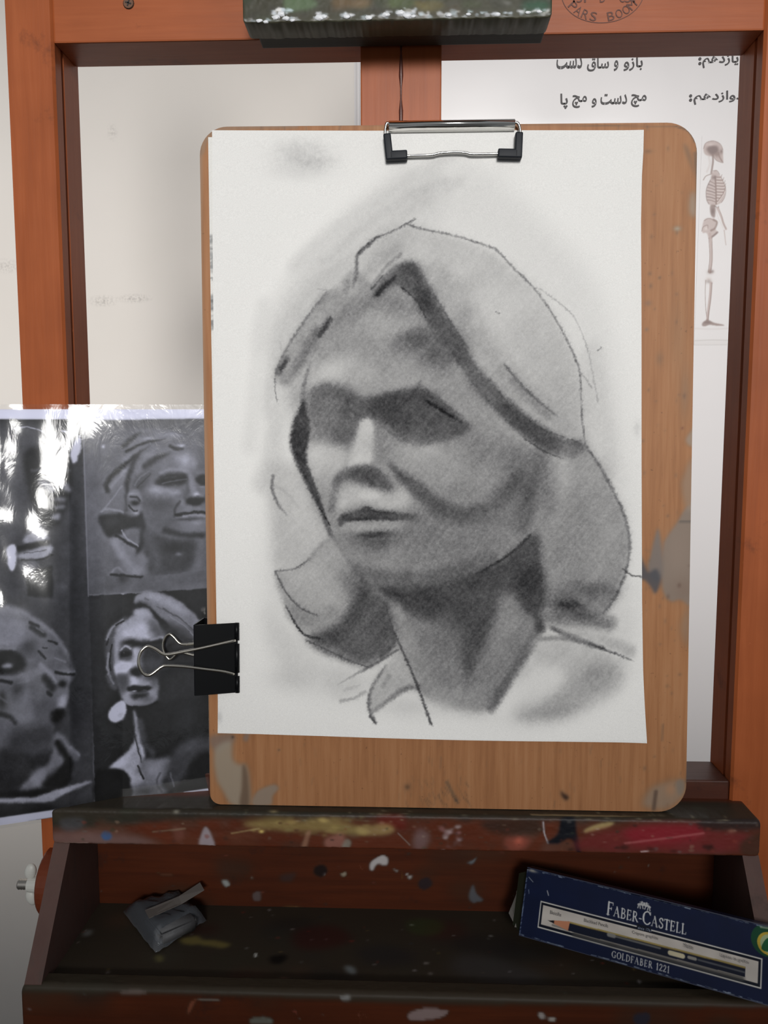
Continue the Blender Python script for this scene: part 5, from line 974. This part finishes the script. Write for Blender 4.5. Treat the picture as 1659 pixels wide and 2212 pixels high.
# floor
P_f = Plane((0, 0, TZ), (1, 0, 0), (0, 1, 0)); cf = tray_canvas(-.2500, .2375, -.080, .0195, 22, 80, 0)
cf2 = cf.rgb.copy(); cf.rgb[:] = np.array([.235, .215, .18]); cf.al[:] = .93
dabs(cf, 40, -.25, .2375, -.08, .02, [(62,58,48),(52,46,42),(76,56,44),(58,58,52),(70,30,28),(44,42,42)], .008, .03, .6, (.3, .8), .004); dabs(cf, 120, -.25, .2375, -.08, .02, tpal, .0005, .0022, .8, (.3, .9), .0003)
cf.T = P_f.T; cf.k = .56/F*1.2
tp(cf, [(390,2028),(425,2022),(440,2030),(470,2032),(498,2040),(480,2048),(440,2042),(400,2040)], (128,114,66), .9, 2); tp(cf, [(335,2064),(352,2066),(350,2078),(338,2076)], (120,112,70), .8, 1.5); tp(cf, [(590,2130),(610,2112),(622,2120),(612,2138),(592,2140)], (150,96,84), .9, 2); tp(cf, [(640,2010),(720,2000),(760,2030),(700,2050),(640,2046)], (74,24,24), .5, 8); tp(cf, [(585,2066),(620,2064),(610,2080),(588,2082)], (16,16,16), .8, 4); tp(cf, [(745,2085),(765,2090),(768,2104),(750,2100)], (150,160,165), .7, 2); tp(cf, [(182,2012),(198,2008),(196,2020),(180,2022)], (120,120,120), .8, 2); tp(cf, [(880,1990),(930,1985),(960,1998),(940,2020),(890,2015)], (66,84,44), .5, 6); tp(cf, [(1000,2060),(1100,2080),(1180,2110),(1100,2130),(980,2100)], (78,76,80), .5, 10); tp(cf, [(550,2060),(554,2058),(555,2066),(550,2068)], (220,220,215), .9, .8)
cf.lin = cf.linear(); slab('tray_floor', P_f, -.2500, .2375, -.080, .0195, .008, cf, M_TRAY)
# front lip with rounded ends
P_l = Plane((0, -.0805, 0), (1, 0, 0), (0, 0, 1)); cp = tray_canvas(-.27, .262, -.43, -.34, 23, 70, 10)
cp.T = P_l.T; cp.k = .49/F
tp(cp, [(-20,2060),(1700,2060),(1700,2168),(1300,2172),(900,2170),(500,2152),(100,2145),(-20,2140)], (58,54,44), .9, 4)
for pts, col in [([(405,2178),(412,2162),(425,2158),(420,2170),(412,2186),(404,2192)], (150,84,62)), ([(880,2190),(910,2178),(960,2180),(970,2186),(950,2200),(890,2206)], (170,150,150)), ([(1160,2190),(1172,2186),(1180,2198),(1168,2202)], (200,196,194)), ([(1184,2198),(1200,2196),(1200,2206),(1186,2208)], (216,212,206)), ([(540,2200),(575,2196),(590,2212),(545,2214)], (120,126,118)), ([(1370,2192),(1402,2188),(1400,2212),(1372,2212)], (40,44,60)), ([(265,2140),(300,2138),(318,2144),(300,2150),(262,2150)], (110,96,90)), ([(735,2152),(755,2150),(755,2160),(738,2160)], (150,150,150)), ([(430,2156),(500,2158),(498,2160),(430,2159)], (190,190,184))]: tp(cp, pts, col, .85, 1.5)
cp.lin = cp.linear()
pr, qs = rail_profile(-.0805, -.068, -.3695, -.425, .004, 30)
painted_rail('tray_lip', pr, qs, -.2632, .2502, .0012, cp, M_TRAY, easel, .0002)
# pivot cheek, bolt and wing nut on the left side
v, f = [], []; cy, cz, R_ = -.0005, -.3425, .0258
for xi, rr in ((-.2618, R_), (-.2792, R_), (-.2805, R_ - .0012)): v += [(xi, cy + rr*math.cos(2*math.pi*t/40), cz + rr*math.sin(2*math.pi*t/40)) for t in range(40)]
for i in range(2): f += [(i*40 + t, i*40 + (t+1) % 40, i*40 + 40 + (t+1) % 40, i*40 + 40 + t) for t in range(40)]
f.append(tuple(range(80, 120))); mesh('pivot_cheek', v, f, wood('dark_varnished_cheek', S2L((96, 44, 28)), S2L((116, 56, 34)), S2L((124, 64, 40)), (4, 4, 1), .4), easel, False)
M_WHITE = mat('white_nylon', S2L((206, 206, 200)), .45); M_BOLT = mat('zinc_bolt', (.42, .40, .37), .4, .9)
P_ = []; R2 = []
for i in range(26): P_.append((-.2804 - i*.001, 0, -.3472)); R2.append(.0036 if i % 2 else .0041)
tube('bolt', P_, R2, M_BOLT, easel, 14)
bm = bmesh.new(); r_ = bmesh.ops.create_cone(bm, cap_ends=True, segments=20, radius1=.0066, radius2=.0056, depth=.0085, matrix=Matrix.Translation((-.2930, 0, -.3472)) @ Matrix.Rotation(-math.pi/2, 4, 'Y'))
nut = from_bm('wing_nut', bm, M_WHITE, easel)
for s_ in (1, -1):
    bm = bmesh.new(); bmesh.ops.create_uvsphere(bm, u_segments=14, v_segments=10, radius=1, matrix=Matrix.Translation((-.2955, 0, -.3472 + s_*.0105)) @ Matrix.Rotation(s_*.25, 4, 'Y') @ Matrix.Diagonal((.0046, .0030, .0066, 1)))
    from_bm('wing', bm, M_WHITE, nut, True)

# ================================================================ drawing board with its clip
BZ, BY = -.2695, -.0200                                    # lower front edge of the board; it leans back against the centre post
PB = Plane((0, BY, BZ), (1, 0, 0), (0, .020, .487))
bt = .0035
board = thing('clipboard', tuple(PB.p(.025, 0, -.002)), 'worn brown hardboard clipboard with grey paint stains standing on the easel ledge', 'clipboard')
def arc(c, r, a0, a1, n=9): return [(c[0] + r*math.cos(a0 + (a1 - a0)*i/n), c[1] + r*math.sin(a0 + (a1 - a0)*i/n)) for i in range(n + 1)]
H_ = .4880; h_ = math.pi/2
out = arc((-.1475 + .008, .008), .008, 2*h_, 3*h_, 6) + arc((.1995 - .020, .020), .020, -h_, 0, 10) + arc((.1967 - .021, H_ - .0225), .021, 0, h_, 10) + arc((-.1496 + .0195, H_ - .0195), .0195, h_, 2*h_, 10)
out = [(x - (.002*(y/H_)*0), y) for x, y in out]
cbd = Canvas(-.16, .21, -.005, .495, 1300, base=(.5, .4, .3), alpha=0., T=PB.T, k=.535/F, seed=15); draw_board_stains(cbd); cbd.lin = cbd.linear()
sheet('board', PB, out, .0011, 0., M_BOARD, board, cbd, bt)
# clip: rolled spine, wire bail with two rubber corners
s0, s1 = PB.px(840, 258, .006)[0], PB.px(1113, 253, .006)[0]; wt = PB.px(975, 256, .005)[1]; wb = PB.px(975, 281, .002)[1]
clip = None
prf = [(-.0045, wt - .016), (-.0050, wt - .004), (-.0035, wt - .0008), (.0005, wt), (.0048, wt - .0008), (.0072, wt - .0030), (.0074, wt - .0048), (.0056, wt - .0060), (.0036, wt - .0066), (.0028, wt - .0078), (.0022, wb + .0008), (.0016, wb)]
inn = [(n_ - .0006 if i > 4 else n_ + .0006 if i < 3 else n_, w_ - (.0007 if 2 <= i <= 7 else 0)) for i, (n_, w_) in enumerate(prf)]
loop = prf + inn[::-1]; m_ = len(loop)
v = [tuple(PB.p(s0, w_, n_)) for n_, w_ in loop] + [tuple(PB.p(s1, w_, n_)) for n_, w_ in loop]
f = [(i, (i+1) % m_, m_ + (i+1) % m_, m_ + i) for i in range(m_)]; k = len(prf)
for o_ in (0, m_): f += [tuple(o_ + q for q in (i, i + 1, m_ - 2 - i, m_ - 1 - i)) for i in range(k - 1)]
bm = bmesh.new(); me = bpy.data.meshes.new('t'); me.from_pydata(v, [], f); bm.from_mesh(me); bpy.data.meshes.remove(me)
clip = from_bm('clip_spine', bm, M_WIRE, board, True)
def pts_on(pl, L_, lift): return [pl.p(*pl.px(x, y, lift(x, y) if callable(lift) else lift), lift(x, y) if callable(lift) else lift) for x, y in L_]
for S_ in ([(842, 268), (836, 266), (833, 275), (832, 290), (834, 300)], [(1112, 264), (1119, 267), (1123, 277), (1124, 290), (1122, 300)]):
    tube('bail_wire', [Vector(p) for p in crom(np.array(pts_on(PB, S_, .0045)), 5)], .0010, M_WIRE, board, 10)
tube('bail_wire', [Vector(p) for p in crom(np.array(pts_on(PB, [(870, 337), (900, 336), (932, 335), (950, 331), (980, 329), (1005, 330), (1018, 333), (1050, 333), (1082, 332)], .0042)), 5)], .0010, M_WIRE, board, 10)
def corner(L_, name):
    Q = np.array(pts_on(PB, L_, .0046)); cs_ = np.vstack([Q[:1], Q])
    bm = bmesh.new(); A, B_, C_ = [Vector(q) for q in Q]
    n_ = Vector(PB.n)
    def bar(a, b, wd, ex):
        d = (b - a).normalized(); s_ = d.cross(n_).normalized(); L2 = (b - a).length
        M = Matrix((( d.x, s_.x, n_.x, a.x), (d.y, s_.y, n_.y, a.y), (d.z, s_.z, n_.z, a.z), (0, 0, 0, 1)))
        add_box(bm, (0, -wd/2, -.0030), (L2 + ex, wd/2, .0030), .0011, 3, M)
    bar(A, B_, .0052, .0030); bar(B_, C_, .0060, 0.)
    return from_bm(name, bm, M_RUBBER, board, True)
corner([(836, 291), (841, 338), (880, 336)], 'rubber_corner'); corner([(1121, 288), (1119, 334), (1075, 333)], 'rubber_corner')

# ================================================================ sheets of paper on the board
def px_outline(pl, L_, n=1): 
    q = np.array([pl.px(x, y) for x, y in L_]); return q
top_out = px_outline(PB, [(473,1580),(560,1580),(700,1582),(1000,1589),(1200,1593),(1391,1598),(1387,1450),(1385,1300),(1384,1000),(1384,700),(1383,480),(1385,380),(1388,330),(1389,283),(1100,283),(800,284),(459,283),(460,500),(463,800),(467,1100),(471,1400)])
def paper_h(x, y):                                         # the lower edge bows off the board, the right edge a little
    k_ = np.clip((.12 - y)/.065, 0, 1); m2 = np.clip(1 - ((x - .03)/.17)**2, 0, 1)
    return .0012 + .0085*k_*k_*(.30 + .70*m2) + .0016*np.clip((x - .14)/.03, 0, 1)**2
cpap = Canvas(-.146, .175, .045, .49, 2300, base=(1., .995, .985), T=PB.T, k=.535/F, seed=2)
draw_portrait(cpap)
cpap.rgb *= np.array([.928, .926, .922]); cpap.lin = cpap.linear()
o = sheet('charcoal_portrait', PB, top_out, .00045, paper_h, M_PAPER, None, cpap)
tag(o, 'white sheet with a charcoal portrait of a woman in a headscarf, clipped to the board', 'drawing')
und = px_outline(PB, [(472,1577),(900,1580),(1380,1588),(1378,900),(1378,292),(900,290),(450,297),(453,500),(457,740),(464,1100),(469,1400)])
cu_ = Canvas(-.148, .17, .05, .485, 900, base=(.91, .905, .89), T=PB.T, k=.535/F, seed=3)
for _ in range(70):
    y = cu_.rng.uniform(503, 726); 
    if 605 < y < 640: continue
    x = 451 + (y - 297)*.012; cu_.stroke([(x, y), (x + 9, y + cu_.rng.uniform(-5, 5))], cu_.rng.uniform(2, 6), cu_.rng.uniform(.45, .7), .8, .6, .5)
cu_.lin = cu_.linear()
o = sheet('under_sheet', PB, und, .0012, .0005, M_PAPER, None, cu_)
tag(o, 'second paper sheet with grey pencil marks peeking out left under the portrait', 'paper')

# ================================================================ sheet of printed head photographs, leaning at the left
rs_x = np.array([-260., 0., 150., 265., 452.])
yb_ = np.array([-.066, -.0375, -.0260, -.0100, .0030]); yt_ = np.array([-.040, -.0105, -.0030, .0055, .015])
def ref_pt(x, t, lift=0.):
    top = 884 + 0*x; bot = 1783 - .149*x
    v_ = top + (bot - top)*t; y = np.interp(x, rs_x, yt_)*(1 - t) + np.interp(x, rs_x, yb_)*t
    L_ = np.clip((210 - x)/210, 0, 1.5)
    fd = np.clip((230 - x)/150, 0, 1); fd = fd*fd*(3 - 2*fd)
    y = y - .0115*fd*math.sin(np.clip(t, 0, 1)*math.pi) - L_*(.0006*math.sin(t*25 + x*.012 + 1.) + .00030*math.sin(t*52 - x*.05 + 1.3) + .00032*math.sin(x*.085 + t*9))
    return aty(x, v_, y - lift)
NX, NT = 440, 720
xs = np.concatenate([np.linspace(-255, -6, 20), np.linspace(0, 452, 420)]); ts = np.linspace(0, 1, NT)
def ref_T(P):                                              # photo position -> (x, t) on the sheet
    P = np.asarray(P); top = 884.; bot = 1783 - .149*P[:, 0]; return np.stack([P[:, 0], 884 + 850*(1 - (P[:, 1] - top)/(bot - top))], 1)
cr = Canvas(-256, 453, 884, 1734, 1.0, base=(.86, .865, .88), T=ref_T, k=1., seed=6)
draw_collage(cr); cr.lin = cr.linear()
ref = thing('reference_print', tuple(ref_pt(200., 1.)), 'laminated sheet with four black and white photographs of sculpted heads left of the board', 'photo sheet')
co = np.array([ref_pt(x, t) for t in ts for x in xs]); Xg, Tg = np.meshgrid(xs, ts)
rgba = sample(cr, Xg.ravel(), (884 + 850*(1 - Tg)).ravel())
k = (np.arange(NT - 1)[:, None]*NX + np.arange(NX - 1)).ravel()
M_PRINT = mat('printed_photographs', rough=.5, spec=.3); with_paint(M_PRINT, (.8, .8, .8))
quick_mesh('photo_print', co, np.stack([k, k + NX, k + NX + 1, k + 1], 1), M_PRINT, ref, rgba)
M_FILM = bpy.data.materials.new('laminating_film'); M_FILM.use_nodes = True; nt = M_FILM.node_tree; nt.nodes.clear()
o_ = nt.nodes.new('ShaderNodeOutputMaterial'); mx = nt.nodes.new('ShaderNodeMixShader'); tr = nt.nodes.new('ShaderNodeBsdfTransparent'); gl = nt.nodes.new('ShaderNodeBsdfGlossy'); fr = nt.nodes.new('ShaderNodeFresnel'); bp = nt.nodes.new('ShaderNodeBump')
fr.inputs[0].default_value = 1.62; gl.inputs['Roughness'].default_value = .06; tr.inputs[0].default_value = (.97, .975, .985, 1)
nz = noise(M_FILM, 75, 4, (1, 1, .6), .55, .6); nt.links.new(nz, bp.inputs['Height']); bp.inputs['Strength'].default_value = .3; bp.inputs['Distance'].default_value = .0010
gl2 = nt.nodes.new('ShaderNodeBsdfGlossy'); gl2.inputs['Roughness'].default_value = .15; gm = nt.nodes.new('ShaderNodeMixShader'); gm.inputs[0].default_value = .4
nt.links.new(bp.outputs[0], gl.inputs['Normal']); nt.links.new(bp.outputs[0], gl2.inputs['Normal']); nt.links.new(gl.outputs[0], gm.inputs[1]); nt.links.new(gl2.outputs[0], gm.inputs[2])
nt.links.new(fr.outputs[0], mx.inputs[0]); nt.links.new(tr.outputs[0], mx.inputs[1]); nt.links.new(gm.outputs[0], mx.inputs[2]); nt.links.new(mx.outputs[0], o_.inputs[0])
fx = np.linspace(-262, 456, 150); ft = np.linspace(-.012, 1.008, 190)
co = np.array([ref_pt(x, t, .0004) for t in ft for x in fx]); n_ = len(fx); k = (np.arange(len(ft) - 1)[:, None]*n_ + np.arange(n_ - 1)).ravel()
quick_mesh('laminating_film', co, np.stack([k, k + n_, k + n_ + 1, k + 1], 1), M_FILM, ref)

# ================================================================ binder clip on the left edge of the board
uj = PB.px(514, 1420, .002)[0]; us = PB.px(418, 1420, .012)[0]; w0, w1 = PB.px(466, 1498, .006)[1], PB.px(466, 1347, .006)[1]
bc = thing('binder_clip', tuple(PB.p(us, (w0 + w1)/2, 0)), 'black binder clip with wire handles gripping the left edge of the board', 'binder clip')
th = .0007
prf = [(uj, .0028), (us + .0012, .0125), (us, .0112), (us, -.0140), (us + .0012, -.0153), (uj, -.0064)]
def offs(P, d):
    P = np.array(P); o = []
    for i in range(len(P)):
        a_ = P[max(i-1, 0)]; b_ = P[min(i+1, len(P)-1)]; t = (b_ - a_)/np.linalg.norm(b_ - a_); o.append(P[i] + np.array([-t[1], t[0]])*d)
    return o
inn = offs(prf, th); loop = [tuple(p) for p in prf] + [tuple(p) for p in inn[::-1]]; m_ = len(loop)
v = [tuple(PB.p(u_, w0, n_)) for u_, n_ in loop] + [tuple(PB.p(u_, w1, n_)) for u_, n_ in loop]
f = [(i, (i+1) % m_, m_ + (i+1) % m_, m_ + i) for i in range(m_)]; k = len(prf)
for o_ in (0, m_): f += [tuple(o_ + q for q in (i, i + 1, m_ - 2 - i, m_ - 1 - i)) for i in range(k - 1)]
bm = bmesh.new(); me = bpy.data.meshes.new('t'); me.from_pydata(v, [], f); bm.from_mesh(me); bpy.data.meshes.remove(me)
from_bm('clip_body', bm, M_BLACK, bc)
Lw = w1 - w0
for a_, b_ in ((0., .235), (.29, .70), (.755, 1.)):        # rolled jaw edge, notched where the handle wires enter
    tube('jaw_roll', [PB.p(uj - .0004, w0 + Lw*a_, .0030), PB.p(uj - .0004, w0 + Lw*b_, .0030)], .0017, M_BLACK, bc, 12)
tube('jaw_roll', [PB.p(uj - .0004, w0, -.0066), PB.p(uj - .0004, w1, -.0066)], .0017, M_BLACK, bc, 12)
slope = .0097/(uj - us)
PF = Plane(PB.p(uj, 0, .0042), PB.u - PB.n*slope*1.25, PB.w)
hp = [(509,1383),(470,1392),(430,1401),(390,1409),(362,1414),(350,1412),(338,1404),(326,1398),(316,1397),(305,1407),(300,1422),(300,1437),(307,1452),(317,1459),(328,1456),(340,1447),(350,1440),(362,1438),(400,1440),(440,1445),(480,1450),(506,1456)]
P_ = crom(np.array([PF.p(*PF.px(x, y)) for x, y in hp]), 5); tube('handle', [Vector(p) for p in P_], .0011, M_NICKEL, bc, 10)
PK = Plane(PB.p(us, 0, -.0105), PB.u + PB.n*.03, PB.w)
hp = [(440,1390),(415,1391),(396,1392),(386,1388),(376,1377),(367,1370),(359,1374),(353,1386),(352,1398),(355,1410),(362,1421),(368,1424),(376,1418),(384,1410),(396,1410),(415,1415),(440,1420)]
P_ = crom(np.array([PK.p(*PK.px(x, y)) for x, y in hp]), 5); tube('handle', [Vector(p) for p in P_], .0010, M_NICKEL, bc, 10)

# ================================================================ pencil box lying in the tray
ex = V3(.9274, -.3736, -.0176); upv = V3(.176, .3945, .9019)
KB = .965                                                 # it leans on the tray's front lip at its right end
PX = Plane(CAM + (V3(.0829, -.0087, -.374) - CAM)*KB, ex, upv); BW, BH, BD = .172, .0454, .0180
pbx = thing('pencil_box', tuple(PX.p(.08, 0, -.008)), 'dark blue cardboard pencil box with a printed pencil lying aslant in the tray', 'box')
cbx = Canvas(0, BW, 0, BH, 4200, base=(.05, .09, .21), T=None, k=1., seed=9)
cbx.grain = cbx.grain; draw_box_print(cbx, lambda x, y: PX.px(x, y)); n = vnoise(cbx.ny, cbx.nx, 30, cbx.rng) - .5; cbx.rgb *= (1 + n*.12)[..., None]; cbx.lin = cbx.linear()
M_BOXP = mat('printed_blue_card', rough=.5, spec=.12); with_paint(M_BOXP, S2L((22, 30, 60))); bump(M_BOXP, noise(M_BOXP, 40, 3), .1, .001)
M_BOX = mat('blue_card', S2L((24, 32, 62)), .45); M_BOXI = mat('box_inside_card', S2L((70, 76, 62)), .8)
wav = lambda x, y: .0007*np.sin(x*38) * np.clip(1 - np.abs(y - BH/2)/(BH/2), 0, 1)
sheet('front_panel', PX, [(0, 0), (BW*.5, -.0003), (BW, 0), (BW, BH), (BW*.5, BH - .0004), (.004, BH + .0002), (0, BH - .0008)], .00032, wav, M_BOXP, pbx, cbx)
t_ = .0006
def plate(name, pts, mt): 
    n_ = len(pts); a_, b_, c_ = (np.array(p) for p in pts[:3]); nn = np.cross(b_ - a_, c_ - a_); nn = nn/np.linalg.norm(nn)*t_
    mesh(name, [tuple(p) for p in pts] + [tuple(np.array(p) + nn) for p in pts], [tuple(range(n_)), tuple(range(2*n_ - 1, n_ - 1, -1))] + [(i, n_ + i, n_ + (i+1) % n_, (i+1) % n_) for i in range(n_)], mt, pbx)
Q = PX.p
plate('top_panel', [Q(0, BH, 0), Q(BW, BH, 0), Q(BW, BH, -BD), Q(0, BH, -BD)], M_BOX)
plate('bottom_panel', [Q(0, 0, 0), Q(0, 0, -BD), Q(BW, 0, -BD), Q(BW, 0, 0)], M_BOX)
plate('back_panel', [Q(0, 0, -BD), Q(0, BH, -BD), Q(BW, BH, -BD), Q(BW, 0, -BD)], M_BOXI)
plate('end_panel', [Q(BW, 0, 0), Q(BW, BH, 0), Q(BW, BH, -BD), Q(BW, 0, -BD)], M_BOX)
M_FLAP = mat('dark_green_flap', S2L((44, 50, 34)), .6); M_FLAPW = mat('white_card_edge', S2L((150, 146, 140)), .7)
plate('end_flap', [Q(.0006, .001, -.002), Q(-.0075, .004, -.0100), Q(-.0075, BH - .006, -.0100), Q(.0006, BH - .002, -.002)], M_FLAP)
plate('tuck_flap', [Q(-.0076, .006, -.0098), Q(-.0125, .010, -.0150), Q(-.0080, .026, -.0140), Q(-.0076, BH*.6, -.0100)], M_FLAPW)
plate('side_flap', [Q(.0004, .004, -.004), Q(-.0052, .0030, -.0070), Q(-.0040, .010, -.0076), Q(.0004, .012, -.004)], M_FLAPW)
PT = Plane(PX.p(0, 0, .0009), PX.u, PX.w); M_TINY = mat('grey_small_print', S2L((104, 100, 98)), .6); M_TINYB = mat('silver_small_print', S2L((130, 140, 160)), .6)
def tiny(s_, x0, y0, x1, y1, h, m_): a_, b_ = PX.px(x0, y0), PX.px(x1, y1); c_ = (a_ + b_)/2; text(s_, 'lettering', PT, c_[0], c_[1], abs(b_[0] - a_[0]), h, m_, pbx, .0001, 0., math.atan2(b_[1] - a_[1], b_[0] - a_[0]))
tiny('Bleistifte', 1189, 1970, 1213, 1976, .0024, M_TINY); tiny('Blacklead Pencils', 1262, 1987, 1314, 2000, .0022, M_TINY); tiny('Crayons graphite', 1366, 2014, 1422, 2028, .0024, M_TINY); tiny('Matite', 1478, 2042, 1498, 2047, .0024, M_TINY); tiny('Lápices de grafito', 1557, 2064, 1618, 2080, .0024, M_TINY); tiny('since 1761', 1378, 2003, 1407, 2010, .0018, M_TINYB)

# ================================================================ clear packet with a grey eraser in the tray
pk = thing('plastic_packet', tuple(atz(350, 2000, TZ)), 'small crumpled clear plastic packet lying in the left of the tray', 'packet')
M_CLEAR = bpy.data.materials.new('clear_plastic'); M_CLEAR.use_nodes = True; nt = M_CLEAR.node_tree; nt.nodes.clear()
o_ = nt.nodes.new('ShaderNodeOutputMaterial'); mx = nt.nodes.new('ShaderNodeMixShader'); mx2 = nt.nodes.new('ShaderNodeMixShader'); tr = nt.nodes.new('ShaderNodeBsdfTransparent'); df = nt.nodes.new('ShaderNodeBsdfDiffuse'); gl = nt.nodes.new('ShaderNodeBsdfGlossy'); fr = nt.nodes.new('ShaderNodeFresnel'); bp = nt.nodes.new('ShaderNodeBump')
fr.inputs[0].default_value = 1.5; gl.inputs['Roughness'].default_value = .12; df.inputs[0].default_value = (.34, .37, .42, 1); mx2.inputs[0].default_value = .22
nz = noise(M_CLEAR, 160, 3, None, .6, 1.); nt.links.new(nz, bp.inputs['Height']); bp.inputs['Strength'].default_value = .5; bp.inputs['Distance'].default_value = .003; nt.links.new(bp.outputs[0], gl.inputs['Normal'])
nt.links.new(fr.outputs[0], mx.inputs[0]); nt.links.new(tr.outputs[0], mx2.inputs[1]); nt.links.new(df.outputs[0], mx2.inputs[2]); nt.links.new(mx2.outputs[0], mx.inputs[1]); nt.links.new(gl.outputs[0], mx.inputs[2]); nt.links.new(mx.outputs[0], o_.inputs[0])
ct = [atz(x, y, TZ + .0006) for x, y in [(266, 1972), (392, 1945), (446, 1990), (336, 2062)]]
er = [atz(x, y, TZ + .012) for x, y in [(300, 1978), (398, 1940), (437, 1982), (342, 2026)]]
v, f = [], []; n_ = 15; rg = np.random.default_rng(8)
for j in range(n_):
    for i in range(n_):
        a_, b_ = i/(n_-1), j/(n_-1); g = ct[0]*(1-a_)*(1-b_) + ct[1]*a_*(1-b_) + ct[2]*a_*b_ + ct[3]*(1-a_)*b_
        e_ = min(1, min(a_, 1-a_, b_, 1-b_)/.16); z = TZ + .0008 + (.0132*e_**.7 + rg.normal(0, .0007)*e_ if e_ > 0 else 0) + (rg.uniform(0, .0015) if e_ == 0 else 0)
        v.append((g[0], g[1], z))
for j in range(n_-1):
    for i in range(n_-1): q = j*n_ + i; f.append((q, q + n_, q + n_ + 1, q + 1))
mesh('pouch', v, f, M_CLEAR, pk, True)
st = [atz(x, y, z) for x, y, z in [(313, 1966, TZ + .016), (386, 1936, TZ + .018), (432, 1906, TZ + .024), (441, 1922, TZ + .022), (392, 1952, TZ + .015), (322, 1983, TZ + .0145)]]
M_STRIP = mat('frosted_plastic_strip', S2L((108, 102, 98)), .4)
mesh('seal_strip', [tuple(p) for p in st] + [tuple(p - V3(0, 0, .0005)) for p in st], [(0, 1, 4, 5), (1, 2, 3, 4), (11, 10, 7, 6), (10, 9, 8, 7)] + [(i, 6 + i, 6 + (i+1) % 6, (i+1) % 6) for i in range(6)], M_STRIP, pk)
M_ERASE = mat('grey_putty', S2L((92, 92, 94)), .6); bump(M_ERASE, noise(M_ERASE, 90, 4), .4, .002)
c_ = sum(er)/4; qv = [(p - c_)*.86 + c_ for p in er]; bm = bmesh.new(); vt = [bm.verts.new((p[0], p[1], TZ + .0118)) for p in qv]; vb = [bm.verts.new((p[0], p[1], TZ + .0012)) for p in qv]
bm.faces.new(vt); bm.faces.new(vb[::-1])
for i in range(4): bm.faces.new((vt[i], vb[i], vb[(i+1) % 4], vt[(i+1) % 4]))
bmesh.ops.bevel(bm, geom=list(bm.edges), offset=.0022, segments=3, affect='EDGES')
o = from_bm('kneaded_eraser', bm, M_ERASE, None, True); tag(o, 'grey kneaded eraser block inside the clear packet', 'eraser')
